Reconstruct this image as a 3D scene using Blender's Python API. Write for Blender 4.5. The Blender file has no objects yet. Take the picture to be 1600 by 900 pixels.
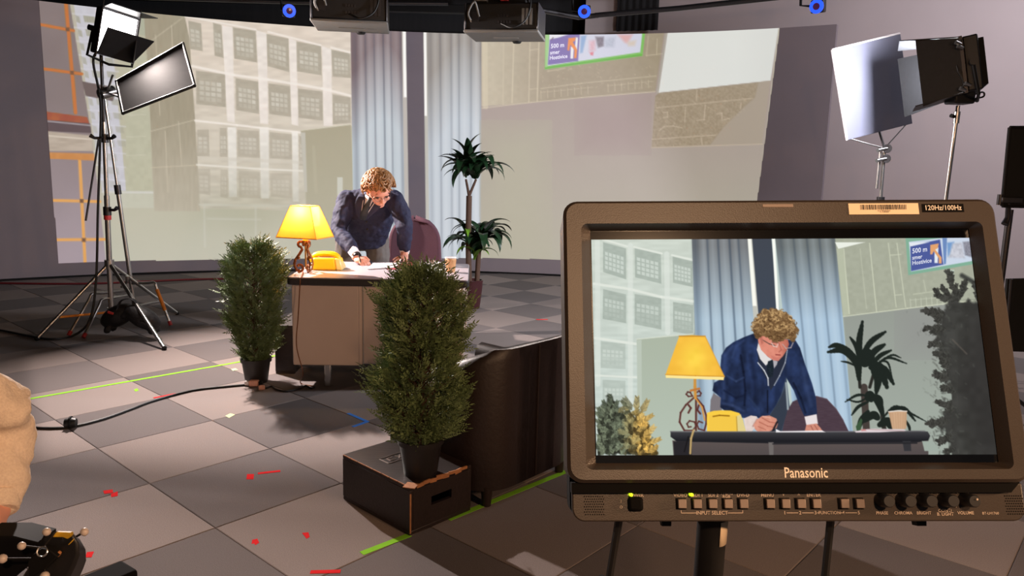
import bpy, bmesh, math, random
import numpy as np
from mathutils import Vector as V, Matrix
random.seed(7); rng = np.random.default_rng(7)
SC = bpy.context.scene
COL = SC.collection

# ------------------------------------------------------------------ camera
FOC, PITCH, ROLL, CAMH = 1170.6, 0.1585, 0.0261, 1.4618
FW = V((0, math.cos(PITCH), -math.sin(PITCH)))
_r = V((1, 0, 0)); _u = _r.cross(FW)
RX = _r * math.cos(ROLL) + _u * math.sin(ROLL)
UX = -_r * math.sin(ROLL) + _u * math.cos(ROLL)
CP = V((0, 0, CAMH))
cam = bpy.data.cameras.new('camera'); co = bpy.data.objects.new('camera', cam); COL.objects.link(co)
m3 = Matrix((RX, UX, -FW)).transposed()
co.matrix_world = Matrix.Translation(CP) @ m3.to_4x4()
cam.sensor_width = 36; cam.lens = 36 * FOC / 1600; cam.clip_start = 0.02
SC.camera = co
# ------------------------------------------------------------------ world, view
w = bpy.data.worlds.new('world'); SC.world = w; w.use_nodes = True
w.node_tree.nodes['Background'].inputs[0].default_value = (0.80, 0.82, 0.9, 1)
w.node_tree.nodes['Background'].inputs[1].default_value = 0.085
SC.view_settings.view_transform = 'Standard'; SC.view_settings.look = 'None'
SC.view_settings.exposure = 0.0; SC.view_settings.gamma = 1.0
SC.view_settings.use_curve_mapping = False

def area(name, loc, target, size, sizey, power, col, spread=180):
    l = bpy.data.lights.new(name, 'AREA'); l.shape = 'RECTANGLE'; l.size = size; l.size_y = sizey
    l.energy = power; l.color = col; l.spread = math.radians(spread)
    o = bpy.data.objects.new(name, l); COL.objects.link(o)
    d = V(target) - V(loc); o.location = loc; o.rotation_euler = d.to_track_quat('-Z', 'Y').to_euler()
    return o
# warm studio lamp above and behind the camera, a weaker one at the right, an unseen cool fill lamp added to brighten the right wall
area('warm_front_lamp', (0.40, -0.95, 2.32), (0.0, 2.4, 0.4), 0.10, 0.10, 34, (1.0, 0.60, 0.34))
area('warm_side_lamp', (2.75, 0.02, 1.95), (-0.6, 1.5, 0.7), 0.30, 0.30, 78, (1.0, 0.60, 0.34))
area('wall_fill_lamp', (5.6, 6.0, 4.4), (5.4, 9.2, 1.2), 1.2, 1.2, 190, (0.95, 0.93, 1.0))
KEY_POWER, SIDE_POWER, DESK_POWER = 232, 180, 17

# ------------------------------------------------------------------ pixel geometry of the survey
def ray(x, y): return FW + RX * ((x - 800) / FOC) + UX * ((450 - y) / FOC)
def fl(x, y, z=0.0):
    d = ray(x, y); return CP + d * ((z - CAMH) / d.z)
def at(x, y, Y):
    d = ray(x, y); return CP + d * (Y / d.y)
# ------------------------------------------------------------------ colour, materials
def s2l(c):
    c = c / 255.0
    return c / 12.92 if c <= 0.04045 else ((c + 0.055) / 1.055) ** 2.4
def C(r, g, b): return (s2l(r), s2l(g), s2l(b), 1)
def mat(name, col, rough=0.6, metal=0.0, vary=0.12, scale=40.0, bump=0.0, emit=None, estr=0.0, trans=0.0, spec=0.5, sub=0.0, aniso=None):
    m = bpy.data.materials.new(name); m.use_nodes = True
    nt = m.node_tree; b = nt.nodes['Principled BSDF']
    b.inputs['Roughness'].default_value = rough; b.inputs['Metallic'].default_value = metal
    b.inputs['Specular IOR Level'].default_value = spec
    if trans: b.inputs['Transmission Weight'].default_value = trans
    if sub:
        b.inputs['Subsurface Weight'].default_value = sub; b.inputs['Subsurface Radius'].default_value = (0.02, 0.008, 0.004)
    tc = nt.nodes.new('ShaderNodeTexCoord'); nz = nt.nodes.new('ShaderNodeTexNoise')
    mp = nt.nodes.new('ShaderNodeMapping'); nt.links.new(tc.outputs['Object'], mp.inputs['Vector'])
    if aniso: mp.inputs['Scale'].default_value = aniso
    nt.links.new(mp.outputs['Vector'], nz.inputs['Vector'])
    nz.inputs['Scale'].default_value = scale; nz.inputs['Detail'].default_value = 6
    mx = nt.nodes.new('ShaderNodeMix'); mx.data_type = 'RGBA'
    c = col
    mx.inputs['A'].default_value = tuple(max(0, v * (1 - vary * 1.6)) for v in c[:3]) + (1,)
    mx.inputs['B'].default_value = tuple(min(1, v * (1 + vary * 1.6)) for v in c[:3]) + (1,)
    nt.links.new(nz.outputs['Fac'], mx.inputs['Factor'])
    nt.links.new(mx.outputs['Result'], b.inputs['Base Color'])
    if bump:
        bp = nt.nodes.new('ShaderNodeBump'); bp.inputs['Strength'].default_value = bump; bp.inputs['Distance'].default_value = 0.01
        nt.links.new(nz.outputs['Fac'], bp.inputs['Height']); nt.links.new(bp.outputs['Normal'], b.inputs['Normal'])
    if emit:
        b.inputs['Emission Color'].default_value = emit; b.inputs['Emission Strength'].default_value = estr
    return m
def picture_mat(name, base, rough, strength, attr='picture'):
    m = mat(name, base, rough, vary=0.03, scale=6, spec=0.0)
    nt = m.node_tree; b = nt.nodes['Principled BSDF']
    a = nt.nodes.new('ShaderNodeVertexColor'); a.layer_name = attr
    nt.links.new(a.outputs['Color'], b.inputs['Emission Color']); b.inputs['Emission Strength'].default_value = strength
    return m
M = {}
M['screen_wall'] = mat('screen_wall_paint', C(144, 132, 137), 0.85, vary=0.03, scale=3)
M['rear_wall'] = mat('rear_wall_paint', C(186, 172, 172), 0.9, vary=0.04, scale=2, bump=0.02)
M['black_wall'] = mat('black_drape', C(34, 33, 35), 0.95, vary=0.2, scale=4, aniso=(6, 6, .4))
M['ceiling'] = mat('black_ceiling', C(24, 23, 24), 0.95, vary=0.3, scale=3)
M['floor_base'] = mat('floor_screed', C(60, 57, 57), 0.95)
M['metal'] = mat('chromed_steel', C(190, 188, 186), 0.28, 0.95, vary=0.08, scale=12)
M['dark_metal'] = mat('gunmetal', C(70, 68, 70), 0.4, 0.8, vary=0.1)
M['black'] = mat('matt_black', C(14, 13, 14), 0.65, vary=0.2, spec=.25)
M['black_plastic'] = mat('black_plastic', C(26, 25, 26), 0.45, vary=0.15)
M['black_foil'] = mat('black_foil', C(12, 12, 13), 0.5, vary=0.4, scale=25, bump=0.6)
M['door_in'] = mat('barn_door_paint', C(30, 30, 32), 0.5, vary=0.2, spec=.3)
M['orange_tape'] = mat('orange_tape', C(235, 140, 40), 0.6)
M['red'] = mat('red_paint', C(190, 50, 50), 0.55)
M['tape_red'] = mat('red_tape', C(216, 40, 44), 0.95, spec=0.05, vary=0.06)
M['tape_green'] = mat('green_tape', C(135, 200, 55), 0.95, spec=0.05, vary=0.06)
M['tape_pale'] = mat('pale_tape', C(205, 222, 165), 0.95, spec=0.05, vary=0.05)
M['tape_blue'] = mat('blue_tape', C(70, 130, 225), 0.95, spec=0.05, vary=0.06)
M['cable'] = mat('cable_rubber', C(18, 18, 19), 0.55)
M['red_cable'] = mat('red_cable_rubber', C(110, 30, 35), 0.6)
M['white'] = mat('white_paper', C(222, 216, 218), 0.8, vary=0.02)
M['grey_plastic'] = mat('grey_plastic', C(112, 110, 107), 0.6, vary=0.05)
M['led_white'] = mat('led_panel', C(250, 250, 250), 0.4, emit=(1, 0.95, 0.93, 1), estr=14)
M['ring'] = mat('blue_ring', C(30, 70, 250), 0.3, emit=(0.015, 0.09, 0.95, 1), estr=1.25)
M['ring_in'] = mat('lens_black', C(20, 10, 20), 0.15, emit=(0.1, 0.02, 0.09, 1), estr=0.5)

# ------------------------------------------------------------------ mesh builder
class MB:
    def __init__(s, M4=None): s.v = []; s.f = []; s.M = M4 or Matrix.Identity(4)
    def add(s, vs, fs):
        n = len(s.v); s.v += [s.M @ V(p) for p in vs]; s.f += [tuple(i + n for i in f) for f in fs]; return s
    def box(s, c, d, R=None):
        c = V(c); x, y, z = d[0] / 2, d[1] / 2, d[2] / 2
        vs = [V((sx * x, sy * y, sz * z)) for sx in (-1, 1) for sy in (-1, 1) for sz in (-1, 1)]
        if R is not None: vs = [R @ p for p in vs]
        return s.add([c + p for p in vs], [(0, 1, 3, 2), (4, 6, 7, 5), (0, 4, 5, 1), (2, 3, 7, 6), (0, 2, 6, 4), (1, 5, 7, 3)])
    def hexa(s, a, b):   # two quads, same winding -> solid
        return s.add(list(a) + list(b), [(0, 1, 2, 3), (7, 6, 5, 4), (0, 4, 5, 1), (1, 5, 6, 2), (2, 6, 7, 3), (3, 7, 4, 0)])
    def tube(s, pts, r, n=10, cap=True, side=None):
        pts = [V(p) for p in pts]; k = len(pts)
        rs = r if isinstance(r, (list, tuple)) else [r] * k
        vs = []; ref = side and V(side)
        for i, p in enumerate(pts):
            t = (pts[min(i + 1, k - 1)] - pts[max(i - 1, 0)]).normalized()
            if ref is None: ref = t.orthogonal()
            a = (ref - t * ref.dot(t))
            if a.length < 1e-6: a = t.orthogonal()
            a.normalize(); b = t.cross(a)
            if side is None: ref = a
            rr = rs[i]; ra, rb = rr if isinstance(rr, (tuple, list)) else (rr, rr)
            for j in range(n):
                g = 2 * math.pi * j / n; vs.append(p + a * (ra * math.cos(g)) + b * (rb * math.sin(g)))
        fs = []
        for i in range(k - 1):
            for j in range(n):
                j2 = (j + 1) % n; fs.append((i * n + j, i * n + j2, (i + 1) * n + j2, (i + 1) * n + j))
        if cap: fs += [tuple(range(n))[::-1], tuple(range((k - 1) * n, k * n))]
        return s.add(vs, fs)
    def cyl(s, p, q, r, r2=None, n=14): return s.tube([p, q], [r, r if r2 is None else r2], n)
    def lathe(s, prof, c=(0, 0, 0), n=24, axis=None):
        R = V((0, 0, 1)).rotation_difference(V(axis)).to_matrix() if axis is not None else Matrix.Identity(3)
        vs = [V(c) + R @ V((r * math.cos(2 * math.pi * j / n), r * math.sin(2 * math.pi * j / n), z)) for r, z in prof for j in range(n)]
        k = len(prof); fs = []
        for i in range(k - 1):
            for j in range(n):
                j2 = (j + 1) % n; fs.append((i * n + j, i * n + j2, (i + 1) * n + j2, (i + 1) * n + j))
        fs += [tuple(range(n))[::-1], tuple(range((k - 1) * n, k * n))]
        return s.add(vs, fs)
    def ball(s, c, r, n=12, sx=None, R=None):
        d = sx or (1, 1, 1); R = R or Matrix.Identity(3); vs = []; fs = []; h = n // 2
        vs.append(V(c) + R @ V((0, 0, -r * d[2])))
        for i in range(1, h):
            a = -math.pi / 2 + math.pi * i / h
            for j in range(n):
                g = 2 * math.pi * j / n
                vs.append(V(c) + R @ V((r * d[0] * math.cos(a) * math.cos(g), r * d[1] * math.cos(a) * math.sin(g), r * d[2] * math.sin(a))))
        vs.append(V(c) + R @ V((0, 0, r * d[2]))); L = len(vs) - 1
        for j in range(n): fs.append((0, 1 + (j + 1) % n, 1 + j))
        for i in range(h - 2):
            for j in range(n):
                a = 1 + i * n; fs.append((a + j, a + (j + 1) % n, a + n + (j + 1) % n, a + n + j))
        a = 1 + (h - 2) * n
        for j in range(n): fs.append((a + j, a + (j + 1) % n, L))
        return s.add(vs, fs)
    def grid(s, P):      # P[i][j] points
        a, b = len(P), len(P[0])
        return s.add([p for r in P for p in r], [(i * b + j, i * b + j + 1, (i + 1) * b + j + 1, (i + 1) * b + j) for i in range(a - 1) for j in range(b - 1)])
    def mesh(s, name, m, smooth=True, ang=38):
        me = bpy.data.meshes.new(name); me.from_pydata([tuple(p) for p in s.v], [], s.f)
        ms = m if isinstance(m, list) else [m]
        for q in ms: me.materials.append(q)
        if smooth: me.shade_smooth(); me.set_sharp_from_angle(angle=math.radians(ang))
        return me
    def build(s, name, m, parent=None, bevel=0.0, smooth=True, solid=0.0, ang=38, seg=2):
        if isinstance(m, str): m = M[m]
        o = bpy.data.objects.new(name, s.mesh(name, m, smooth, ang)); COL.objects.link(o)
        if solid:
            q = o.modifiers.new('solid', 'SOLIDIFY'); q.thickness = solid; q.offset = 0
        if bevel:
            q = o.modifiers.new('bevel', 'BEVEL'); q.width = bevel; q.segments = seg; q.limit_method = 'ANGLE'; q.angle_limit = math.radians(40)
        if parent is not None: under(o, parent)
        return o
WORLD_OF = {}
def under(o, p):
    o.parent = p; o.matrix_parent_inverse = WORLD_OF.get(p.name, Matrix.Identity(4)).inverted()
def thing(name, label, cat, loc, group=None):
    o = bpy.data.objects.new(name, None); COL.objects.link(o); o.location = loc; o.empty_display_size = 0.1
    WORLD_OF[o.name] = Matrix.Translation(loc)
    return tag(o, label, cat, group)
def tag(o, label=None, cat=None, group=None, kind=None):
    if label: o['label'] = label
    if cat: o['category'] = cat
    if group: o['group'] = group
    if kind: o['kind'] = kind
    return o
def frame(o, x, y, z):   # matrix from origin and axes
    return Matrix.Translation(V(o)) @ Matrix((V(x), V(y), V(z))).transposed().to_4x4()
def bez(pts, n=8):       # Catmull-Rom through points
    P = [V(p) for p in pts]; P = [P[0] * 2 - P[1]] + P + [P[-1] * 2 - P[-2]]; out = []
    for i in range(1, len(P) - 2):
        for k in range(n):
            t = k / n; a, b, c, d = P[i - 1], P[i], P[i + 1], P[i + 2]
            out.append(0.5 * ((2 * b) + (c - a) * t + (2 * a - 5 * b + 4 * c - d) * t * t + (3 * b - a - 3 * c + d) * t ** 3))
    out.append(P[-2]); return out
def text_mesh(txt, size, m=None, parent=None, M4=None, name='lettering', align='CENTER', warp=None, bold=0.0, lift=0.0):
    cu = bpy.data.curves.new('t', 'FONT'); cu.body = txt; cu.size = size; cu.align_x = align; cu.align_y = 'CENTER'; cu.offset = bold * size * .9; cu.resolution_u = 2
    o = bpy.data.objects.new('t', cu); COL.objects.link(o)
    me = bpy.data.meshes.new_from_object(o.evaluated_get(bpy.context.evaluated_depsgraph_get()))
    bpy.data.objects.remove(o); bpy.data.curves.remove(cu)
    for v in me.vertices:
        p = V(v.co)
        v.co = warp(p) if warp else M4 @ V((p.x, p.y, lift))
    me.materials.clear(); me.materials.append(m); me.name = name
    q = bpy.data.objects.new(name, me); COL.objects.link(q)
    if parent is not None: under(q, parent)
    return q

# ------------------------------------------------------------------ painter for projected pictures and screens (flat print)
def vnoise(x, y, seed=0):
    xi = np.floor(x).astype(np.int64); yi = np.floor(y).astype(np.int64); fx = x - xi; fy = y - yi
    fx = fx * fx * (3 - 2 * fx); fy = fy * fy * (3 - 2 * fy)
    def h(a, b):
        n = (a * 374761393 + b * 668265263 + seed * 974634777) & 0x7fffffff
        n = ((n ^ (n >> 13)) * 1274126177) & 0x7fffffff
        return (n ^ (n >> 16)) % 10007 / 10007.0
    return (h(xi, yi) * (1 - fx) + h(xi + 1, yi) * fx) * (1 - fy) + (h(xi, yi + 1) * (1 - fx) + h(xi + 1, yi + 1) * fx) * fy
class Paint:
    def __init__(s, X, Y): s.X = X; s.Y = Y; s.C = np.zeros((len(X), 3)); s.A = np.zeros(len(X))
    def sd(s, pts, pad=3):
        P = np.array(pts, float); x0, y0 = P.min(0) - pad; x1, y1 = P.max(0) + pad
        idx = np.nonzero((s.X > x0) & (s.X < x1) & (s.Y > y0) & (s.Y < y1))[0]
        x = s.X[idx]; y = s.Y[idx]; ins = np.zeros(len(idx), bool); dm = np.full(len(idx), 1e9)
        for i in range(len(P)):
            ax, ay = P[i]; bx, by = P[(i + 1) % len(P)]
            if ay != by:
                c = (ay > y) != (by > y); ins ^= c & (x < (bx - ax) * (y - ay) / (by - ay) + ax)
            dx, dy = bx - ax, by - ay; L = dx * dx + dy * dy + 1e-9
            t = np.clip(((x - ax) * dx + (y - ay) * dy) / L, 0, 1)
            dm = np.minimum(dm, np.hypot(x - ax - t * dx, y - ay - t * dy))
        return idx, np.where(ins, dm, -dm)
    def mix(s, idx, a, c):
        col = np.asarray(c, float)
        if col.ndim == 1: col = col[None, :]
        s.C[idx] = s.C[idx] * (1 - a[:, None]) + col * a[:, None]; s.A[idx] = np.maximum(s.A[idx], a)
    def poly(s, pts, c, soft=0.7, alpha=1.0, nz=0, sc=6.0, sc2=None, seed=1, ragged=0, rs=4.0):
        idx, d = s.sd(pts, 3 + ragged)
        x, y = s.X[idx], s.Y[idx]
        if ragged: d = d + ragged * (vnoise(x / rs, y / rs, seed + 5) - 0.5) * 2 + ragged * .5 * (vnoise(x / rs * 2.3, y / rs * 2.3, seed + 9) - 0.5)
        a = np.clip(0.5 + d / (2 * soft), 0, 1) * alpha
        col = np.tile(np.asarray(c, float), (len(idx), 1)) if not callable(c) else c(x, y)
        if nz: col = col + nz * (vnoise(x / sc, y / (sc2 or sc), seed) - 0.5)[:, None] * 2
        s.mix(idx, a, col)
    def line(s, pts, wd, c, soft=0.8, alpha=1.0):
        for (ax, ay), (bx, by) in zip(pts[:-1], pts[1:]):
            idx = np.nonzero((s.X > min(ax, bx) - wd - 2) & (s.X < max(ax, bx) + wd + 2) & (s.Y > min(ay, by) - wd - 2) & (s.Y < max(ay, by) + wd + 2))[0]
            x, y = s.X[idx], s.Y[idx]; dx, dy = bx - ax, by - ay
            t = np.clip(((x - ax) * dx + (y - ay) * dy) / (dx * dx + dy * dy + 1e-9), 0, 1)
            d = wd / 2 - np.hypot(x - ax - t * dx, y - ay - t * dy)
            s.mix(idx, np.clip(0.5 + d / (2 * soft), 0, 1) * alpha, c)
    def linear(s):
        c = np.clip(s.C, 0, 255) / 255.0
        return np.where(c <= 0.04045, c / 12.92, ((c + 0.055) / 1.055) ** 2.4)
def sub(ox, oy, k): return lambda *p: [(ox + a / k, oy + b / k) for a, b in p]
def lerp_y(y0, c0, y1, c1):
    return lambda x, y: np.asarray(c0, float)[None] + (np.asarray(c1, float) - np.asarray(c0, float))[None] * np.clip((y - y0) / (y1 - y0), 0, 1)[:, None]
def tri_grid(name, P, nu, nv, cols, m, parent, A=None):
    """grid of points (nv rows x nu) with a colour per point"""
    idx = np.arange(nu * nv).reshape(nv, nu)
    q = np.stack([idx[:-1, :-1], idx[1:, :-1], idx[1:, 1:], idx[:-1, 1:]], -1).reshape(-1, 4)
    if A is not None: q = q[(A[q] > 0.5).all(1)]
    used = np.unique(q); rm = np.full(nu * nv, -1); rm[used] = np.arange(len(used)); q = rm[q]; P = P[used]; cols = cols[used]
    me = bpy.data.meshes.new(name); me.vertices.add(len(P)); me.vertices.foreach_set('co', P.astype(np.float32).ravel())
    me.loops.add(q.size); me.loops.foreach_set('vertex_index', q.astype(np.int32).ravel())
    me.polygons.add(len(q)); me.polygons.foreach_set('loop_start', np.arange(0, q.size, 4, dtype=np.int32))
    me.update(calc_edges=True)
    ca = me.color_attributes.new('picture', 'FLOAT_COLOR', 'POINT')
    ca.data.foreach_set('color', np.c_[cols, np.ones(len(P))].astype(np.float32).ravel())
    me.materials.append(m); me.validate()
    o = bpy.data.objects.new(name, me); COL.objects.link(o)
    if parent is not None: under(o, parent)
    return o

# ------------------------------------------------------------------ structure: floor of carpet tiles
TILE, YAW, TU, TV = 0.61, 2.28961, 8.49407, -2.22225
def tile_xy(u, v):
    du, dv = (u - TU) * TILE, (v - TV) * TILE
    return V((du * math.sin(YAW) - dv * math.cos(YAW), du * math.cos(YAW) + dv * math.sin(YAW), 0))
def proj(p):
    d = V(p) - CP; z = d.dot(FW)
    return (800 + FOC * d.dot(RX) / z, 450 - FOC * d.dot(UX) / z, z)
def carpet(name, c):
    m = mat(name, c, 0.95, vary=0.22, scale=260, bump=0.25, spec=0.15)
    nt = m.node_tree; b = nt.nodes['Principled BSDF']; src = b.inputs['Base Color'].links[0].from_socket
    oi = nt.nodes.new('ShaderNodeObjectInfo'); mr = nt.nodes.new('ShaderNodeMapRange')
    mr.inputs['To Min'].default_value = 0.9; mr.inputs['To Max'].default_value = 1.1
    nt.links.new(oi.outputs['Random'], mr.inputs['Value'])
    mul = nt.nodes.new('ShaderNodeMix'); mul.data_type = 'RGBA'; mul.blend_type = 'MULTIPLY'; mul.inputs['Factor'].default_value = 1
    nt.links.new(src, mul.inputs['A']); nt.links.new(mr.outputs['Result'], mul.inputs['B'])
    nt.links.new(mul.outputs['Result'], b.inputs['Base Color']); return m
M['carpet_dark'] = carpet('carpet_dark', C(108, 101, 100)); M['carpet_light'] = carpet('carpet_light', C(136, 125, 121))
ex = (tile_xy(1, 0) - tile_xy(0, 0)).normalized(); ey = (tile_xy(0, 1) - tile_xy(0, 0)).normalized()
fr = frame(tile_xy(0, 0), ex, ey, ex.cross(ey))
ck = mat('carpet_far', C(100, 96, 96), 0.95, vary=0.1, spec=.15)
nt = ck.node_tree; cx_ = nt.nodes.new('ShaderNodeTexChecker'); tc_ = nt.nodes.new('ShaderNodeTexCoord'); mp_ = nt.nodes.new('ShaderNodeMapping')
mp_.inputs['Scale'].default_value = (1 / TILE, 1 / TILE, 0); mp_.inputs['Location'].default_value = (0, 0, .5); cx_.inputs['Scale'].default_value = 1
cx_.inputs['Color1'].default_value = C(136, 125, 121); cx_.inputs['Color2'].default_value = C(108, 101, 100)
nt.links.new(tc_.outputs['Object'], mp_.inputs['Vector']); nt.links.new(mp_.outputs['Vector'], cx_.inputs['Vector']); nt.links.new(cx_.outputs['Color'], nt.nodes['Principled BSDF'].inputs['Base Color'])
floor = MB().box((4, 2, -0.065), (26, 30, 0.12)).build('floor', ck, smooth=False); floor.matrix_world = fr
WORLD_OF['floor'] = fr
tag(floor, 'grey checkered carpet floor of the studio', kind='structure')
tm = {}
for k in ('carpet_dark', 'carpet_light'):
    t_ = MB(); h = TILE / 2 - 0.0015; h2 = h - 0.003
    t_.add([(-h, -h, -.005), (h, -h, -.005), (h, h, -.005), (-h, h, -.005), (-h, -h, -.002), (h, -h, -.002), (h, h, -.002), (-h, h, -.002), (-h2, -h2, 0), (h2, -h2, 0), (h2, h2, 0), (-h2, h2, 0)],
           [(0, 1, 5, 4), (1, 2, 6, 5), (2, 3, 7, 6), (3, 0, 4, 7), (4, 5, 9, 8), (5, 6, 10, 9), (6, 7, 11, 10), (7, 4, 8, 11), (8, 9, 10, 11)])
    tm[k] = t_.mesh('carpet_tile', M[k], False)
cand = []
for u in range(-12, 12):
    for v in range(-8, 16):
        pc = tile_xy(u + .5, v + .5)
        if (pc.xy - V((-0.785, 1.84))).length > 8.5 and pc.y > 1.8: continue
        ok = False
        for a in (0, .5, 1):
            for b_ in (0, .5, 1):
                p = proj(tile_xy(u + a, v + b_))
                if p[2] > 0.3 and -20 < p[0] < 1620 and p[1] < 930 and not (950 < p[0] < 1640 and 330 < p[1] < 800): ok = True
        if ok: cand.append((proj(pc)[2], u, v))
cand.sort()
for d_, u, v in cand[:300]:
    o = bpy.data.objects.new('carpet_tile', tm['carpet_light' if (u + v) % 2 == 0 else 'carpet_dark']); COL.objects.link(o)
    o.parent = floor; o.matrix_parent_inverse = Matrix.Identity(4); o.location = ((u + .5) * TILE, (v + .5) * TILE, 0)
print('tiles', len(cand))

# ------------------------------------------------------------------ curved projection wall
CC, CR, CH = V((-0.785, 1.84, 0)), 8.603, 3.225
TH0, TH1 = math.radians(130), math.radians(58.4)
def cyl_pt(th, z, r=CR): return V((CC.x + r * math.cos(th), CC.y + r * math.sin(th), z))
mb = MB(); n = 64; ths = [TH0 + (TH1 - TH0) * i / n for i in range(n + 1)]
for th in ths: mb.add([cyl_pt(th, 0), cyl_pt(th, CH), cyl_pt(th, CH, CR + .1), cyl_pt(th, 0, CR + .1)], [])
for i in range(n):
    for k in range(4): mb.f.append((i * 4 + k, i * 4 + (k + 1) % 4, i * 4 + 4 + (k + 1) % 4, i * 4 + 4 + k))
mb.f += [(0, 1, 2, 3), tuple(n * 4 + k for k in (3, 2, 1, 0))]
wall_back = mb.build('wall_back', 'screen_wall'); tag(wall_back, 'grey curved projection wall behind the desk', kind='structure')
mb = MB()
for i in range(n):
    a, b = ths[i], ths[i + 1]; ri, ro = CR - .012, CR - .001
    mb.hexa([cyl_pt(a, 0, ri), cyl_pt(b, 0, ri), cyl_pt(b, .022, ri), cyl_pt(a, .022, ri)], [cyl_pt(a, 0, ro), cyl_pt(b, 0, ro), cyl_pt(b, .022, ro), cyl_pt(a, .022, ro)])
tag(mb.build('foot_shadow_strip', 'black'), 'thin black strip standing for the shadow line along the curved wall foot', kind='structure')  # black strip put in for the dark shadow line at the wall foot
mb = MB().hexa([(0.9, 10.62, 0), (9.6, 8.05, 0), (9.6, 8.05, 4.6), (0.9, 10.62, 4.6)], [(0.95, 10.78, 0), (9.65, 8.2, 0), (9.65, 8.2, 4.6), (0.95, 10.78, 4.6)])
tag(mb.build('wall_right', 'rear_wall', smooth=False), 'plain grey studio wall at right behind the lamps', kind='structure')
mb = MB().hexa([(-9, 11.0, 0), (1.55, 11.0, 0), (1.55, 11.0, 4.6), (-9, 11.0, 4.6)], [(-9, 11.15, 0), (1.55, 11.15, 0), (1.55, 11.15, 4.6), (-9, 11.15, 4.6)])
tag(mb.build('wall_rear', 'black_wall', smooth=False), 'black drape wall above and behind the curved screen', kind='structure')
tag(MB().box((0, 4, 4.66), (20, 16, .1)).build('ceiling', 'ceiling', smooth=False), 'black studio ceiling', kind='structure')
tag(MB().box((-8.2, 4, 2.3), (.12, 14, 4.6)).build('wall_left', 'black_wall', smooth=False), 'dark wall left of the set', kind='structure')
# black drape edge beside the grey wall, above the screen
mb = MB(); P = []
for i in range(25):
    x = 1.30 + .52 * i / 24; P.append([V((x, 10.40 - .3 * (x - 1.3) + .02 * math.sin(i * 1.6), z)) for z in (3.3, 4.55)])
tag(mb.grid(P).build('black_curtain', 'black_wall', solid=.01), 'black curtain strip hanging above the screen beside the grey wall', 'curtain')

# ------------------------------------------------------------------ the projected pictures
nu, nv = 900, 270
ta = math.radians(124.6); tb = math.radians(61.5)
th = np.linspace(ta, tb, nu)[None, :].repeat(nv, 0).ravel(); zz = np.linspace(CH - .001, 0.12, nv)[:, None].repeat(nu, 1).ravel()
P = np.c_[CC.x + (CR - .004) * np.cos(th), CC.y + (CR - .004) * np.sin(th), zz]
D = P - np.array(CP); zc = D @ np.array(FW)
pic = Paint(800 + FOC * (D @ np.array(RX)) / zc, 450 - FOC * (D @ np.array(UX)) / zc)
R_ = [(57, -40), (1219, -20), (1219, 46), (1184, 312), (1150, 440), (874, 406.5), (768, 404), (553, 405), (358, 405.5), (230, 408), (90, 412)]
pic.poly(R_, (190, 186, 168))
# -- left picture: street seen through a mullioned window
pic.poly([(195, -30), (552, -30), (556, 408), (160, 412)], lerp_y(250, (190, 188, 165), 400, (197, 196, 178)))
pic.poly([(120, -30), (240, -30), (240, 60), (130, 30)], (178, 182, 160))
pic.poly([(108, -40), (163, -10), (172, 30), (197, 298), (160, 300)], (203, 203, 209), nz=5)
for k in range(13):
    y = 24 + 21.5 * k; o = 0.155 * (y - 24); wv = [122 + o, 131 + o, 148 + o, 151 + o, 166 + o]
    fade = 0.85 - 0.05 * k
    for xa, xb in ((118, 124), (130, 148), (153, 166)):
        if xb + o > 196: continue
        pic.poly([(xa + o, y), (xb + o, y + 2), (xb + o + 2, y + 12.5), (xa + o + 2, y + 10.5)], (160, 160, 140), alpha=max(.2, fade))
        for q in range(4):
            x = xa + o + 1 + (xb - xa) * (q + .5) / 4; pic.line([(x, y + 1), (x + 1.5, y + 11)], .8, (195, 195, 190), alpha=.4)
    pic.line([(110 + o, y - 3), (172 + o, y + 2)], 2, (222, 222, 230), alpha=.5)
pic.poly([(197, 60), (228, 90), (240, 322), (197, 324)], (190, 190, 166), nz=4)
for y in (150, 180, 214, 243): pic.line([(198, y), (228, y - 1)], 1, (215, 213, 195), alpha=.6)
pic.poly([(160, 298), (241, 298), (241, 325), (162, 325)], (205, 206, 192), alpha=.55)
pic.line([(160, 300), (241, 301)], 3, (215, 215, 210), alpha=.7)
pic.poly([(224, 14), (292, 28), (300, 80), (306, 200), (313, 330), (241, 330), (232, 120)], lerp_y(180, (165, 158, 136), 330, (190, 184, 165)), nz=4, sc=3, sc2=14)
for a in ([(228, 70), (285, 28)], [(243, 55), (250, 180)], [(268, 40), (272, 150)], [(236, 205), (306, 187)], [(236, 262), (308, 258)], [(258, 205), (262, 300)], [(279, 190), (284, 260)], [(254, 110), (290, 95)]):
    pic.line(a, 1.3, (208, 200, 178), alpha=.7)
A = sub(270, 10, 4.286); B = sub(270, 200, 4.09)
pic.poly([(287, 18), (560, -30), (556, 205), (548, 195), (470, 204), (478, 330), (313, 326), (305, 190), (296, 60)], lerp_y(60, (226, 214, 198), 330, (200, 196, 178)), nz=9, sc=16, sc2=4)
rows = [[[(103, 95), (190, 115), (200, 300), (118, 285)], [(270, 110), (325, 125), (340, 345), (280, 330)], [(402, 140), (555, 165), (565, 375), (412, 350)], [(628, 185), (775, 215), (780, 440), (635, 400)], [(828, 235), (993, 265), (998, 462), (832, 435)], [(1062, 290), (1188, 315), (1192, 480), (1070, 470)]],
        [[(155, 430), (350, 455), (355, 675), (158, 655)], [(420, 480), (572, 505), (578, 720), (425, 695)], [(640, 515), (785, 535), (792, 740), (645, 720)], [(838, 550), (1003, 570), (1005, 765), (842, 745)], [(1070, 590), (1190, 610), (1192, 780), (1072, 790)]]]
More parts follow.
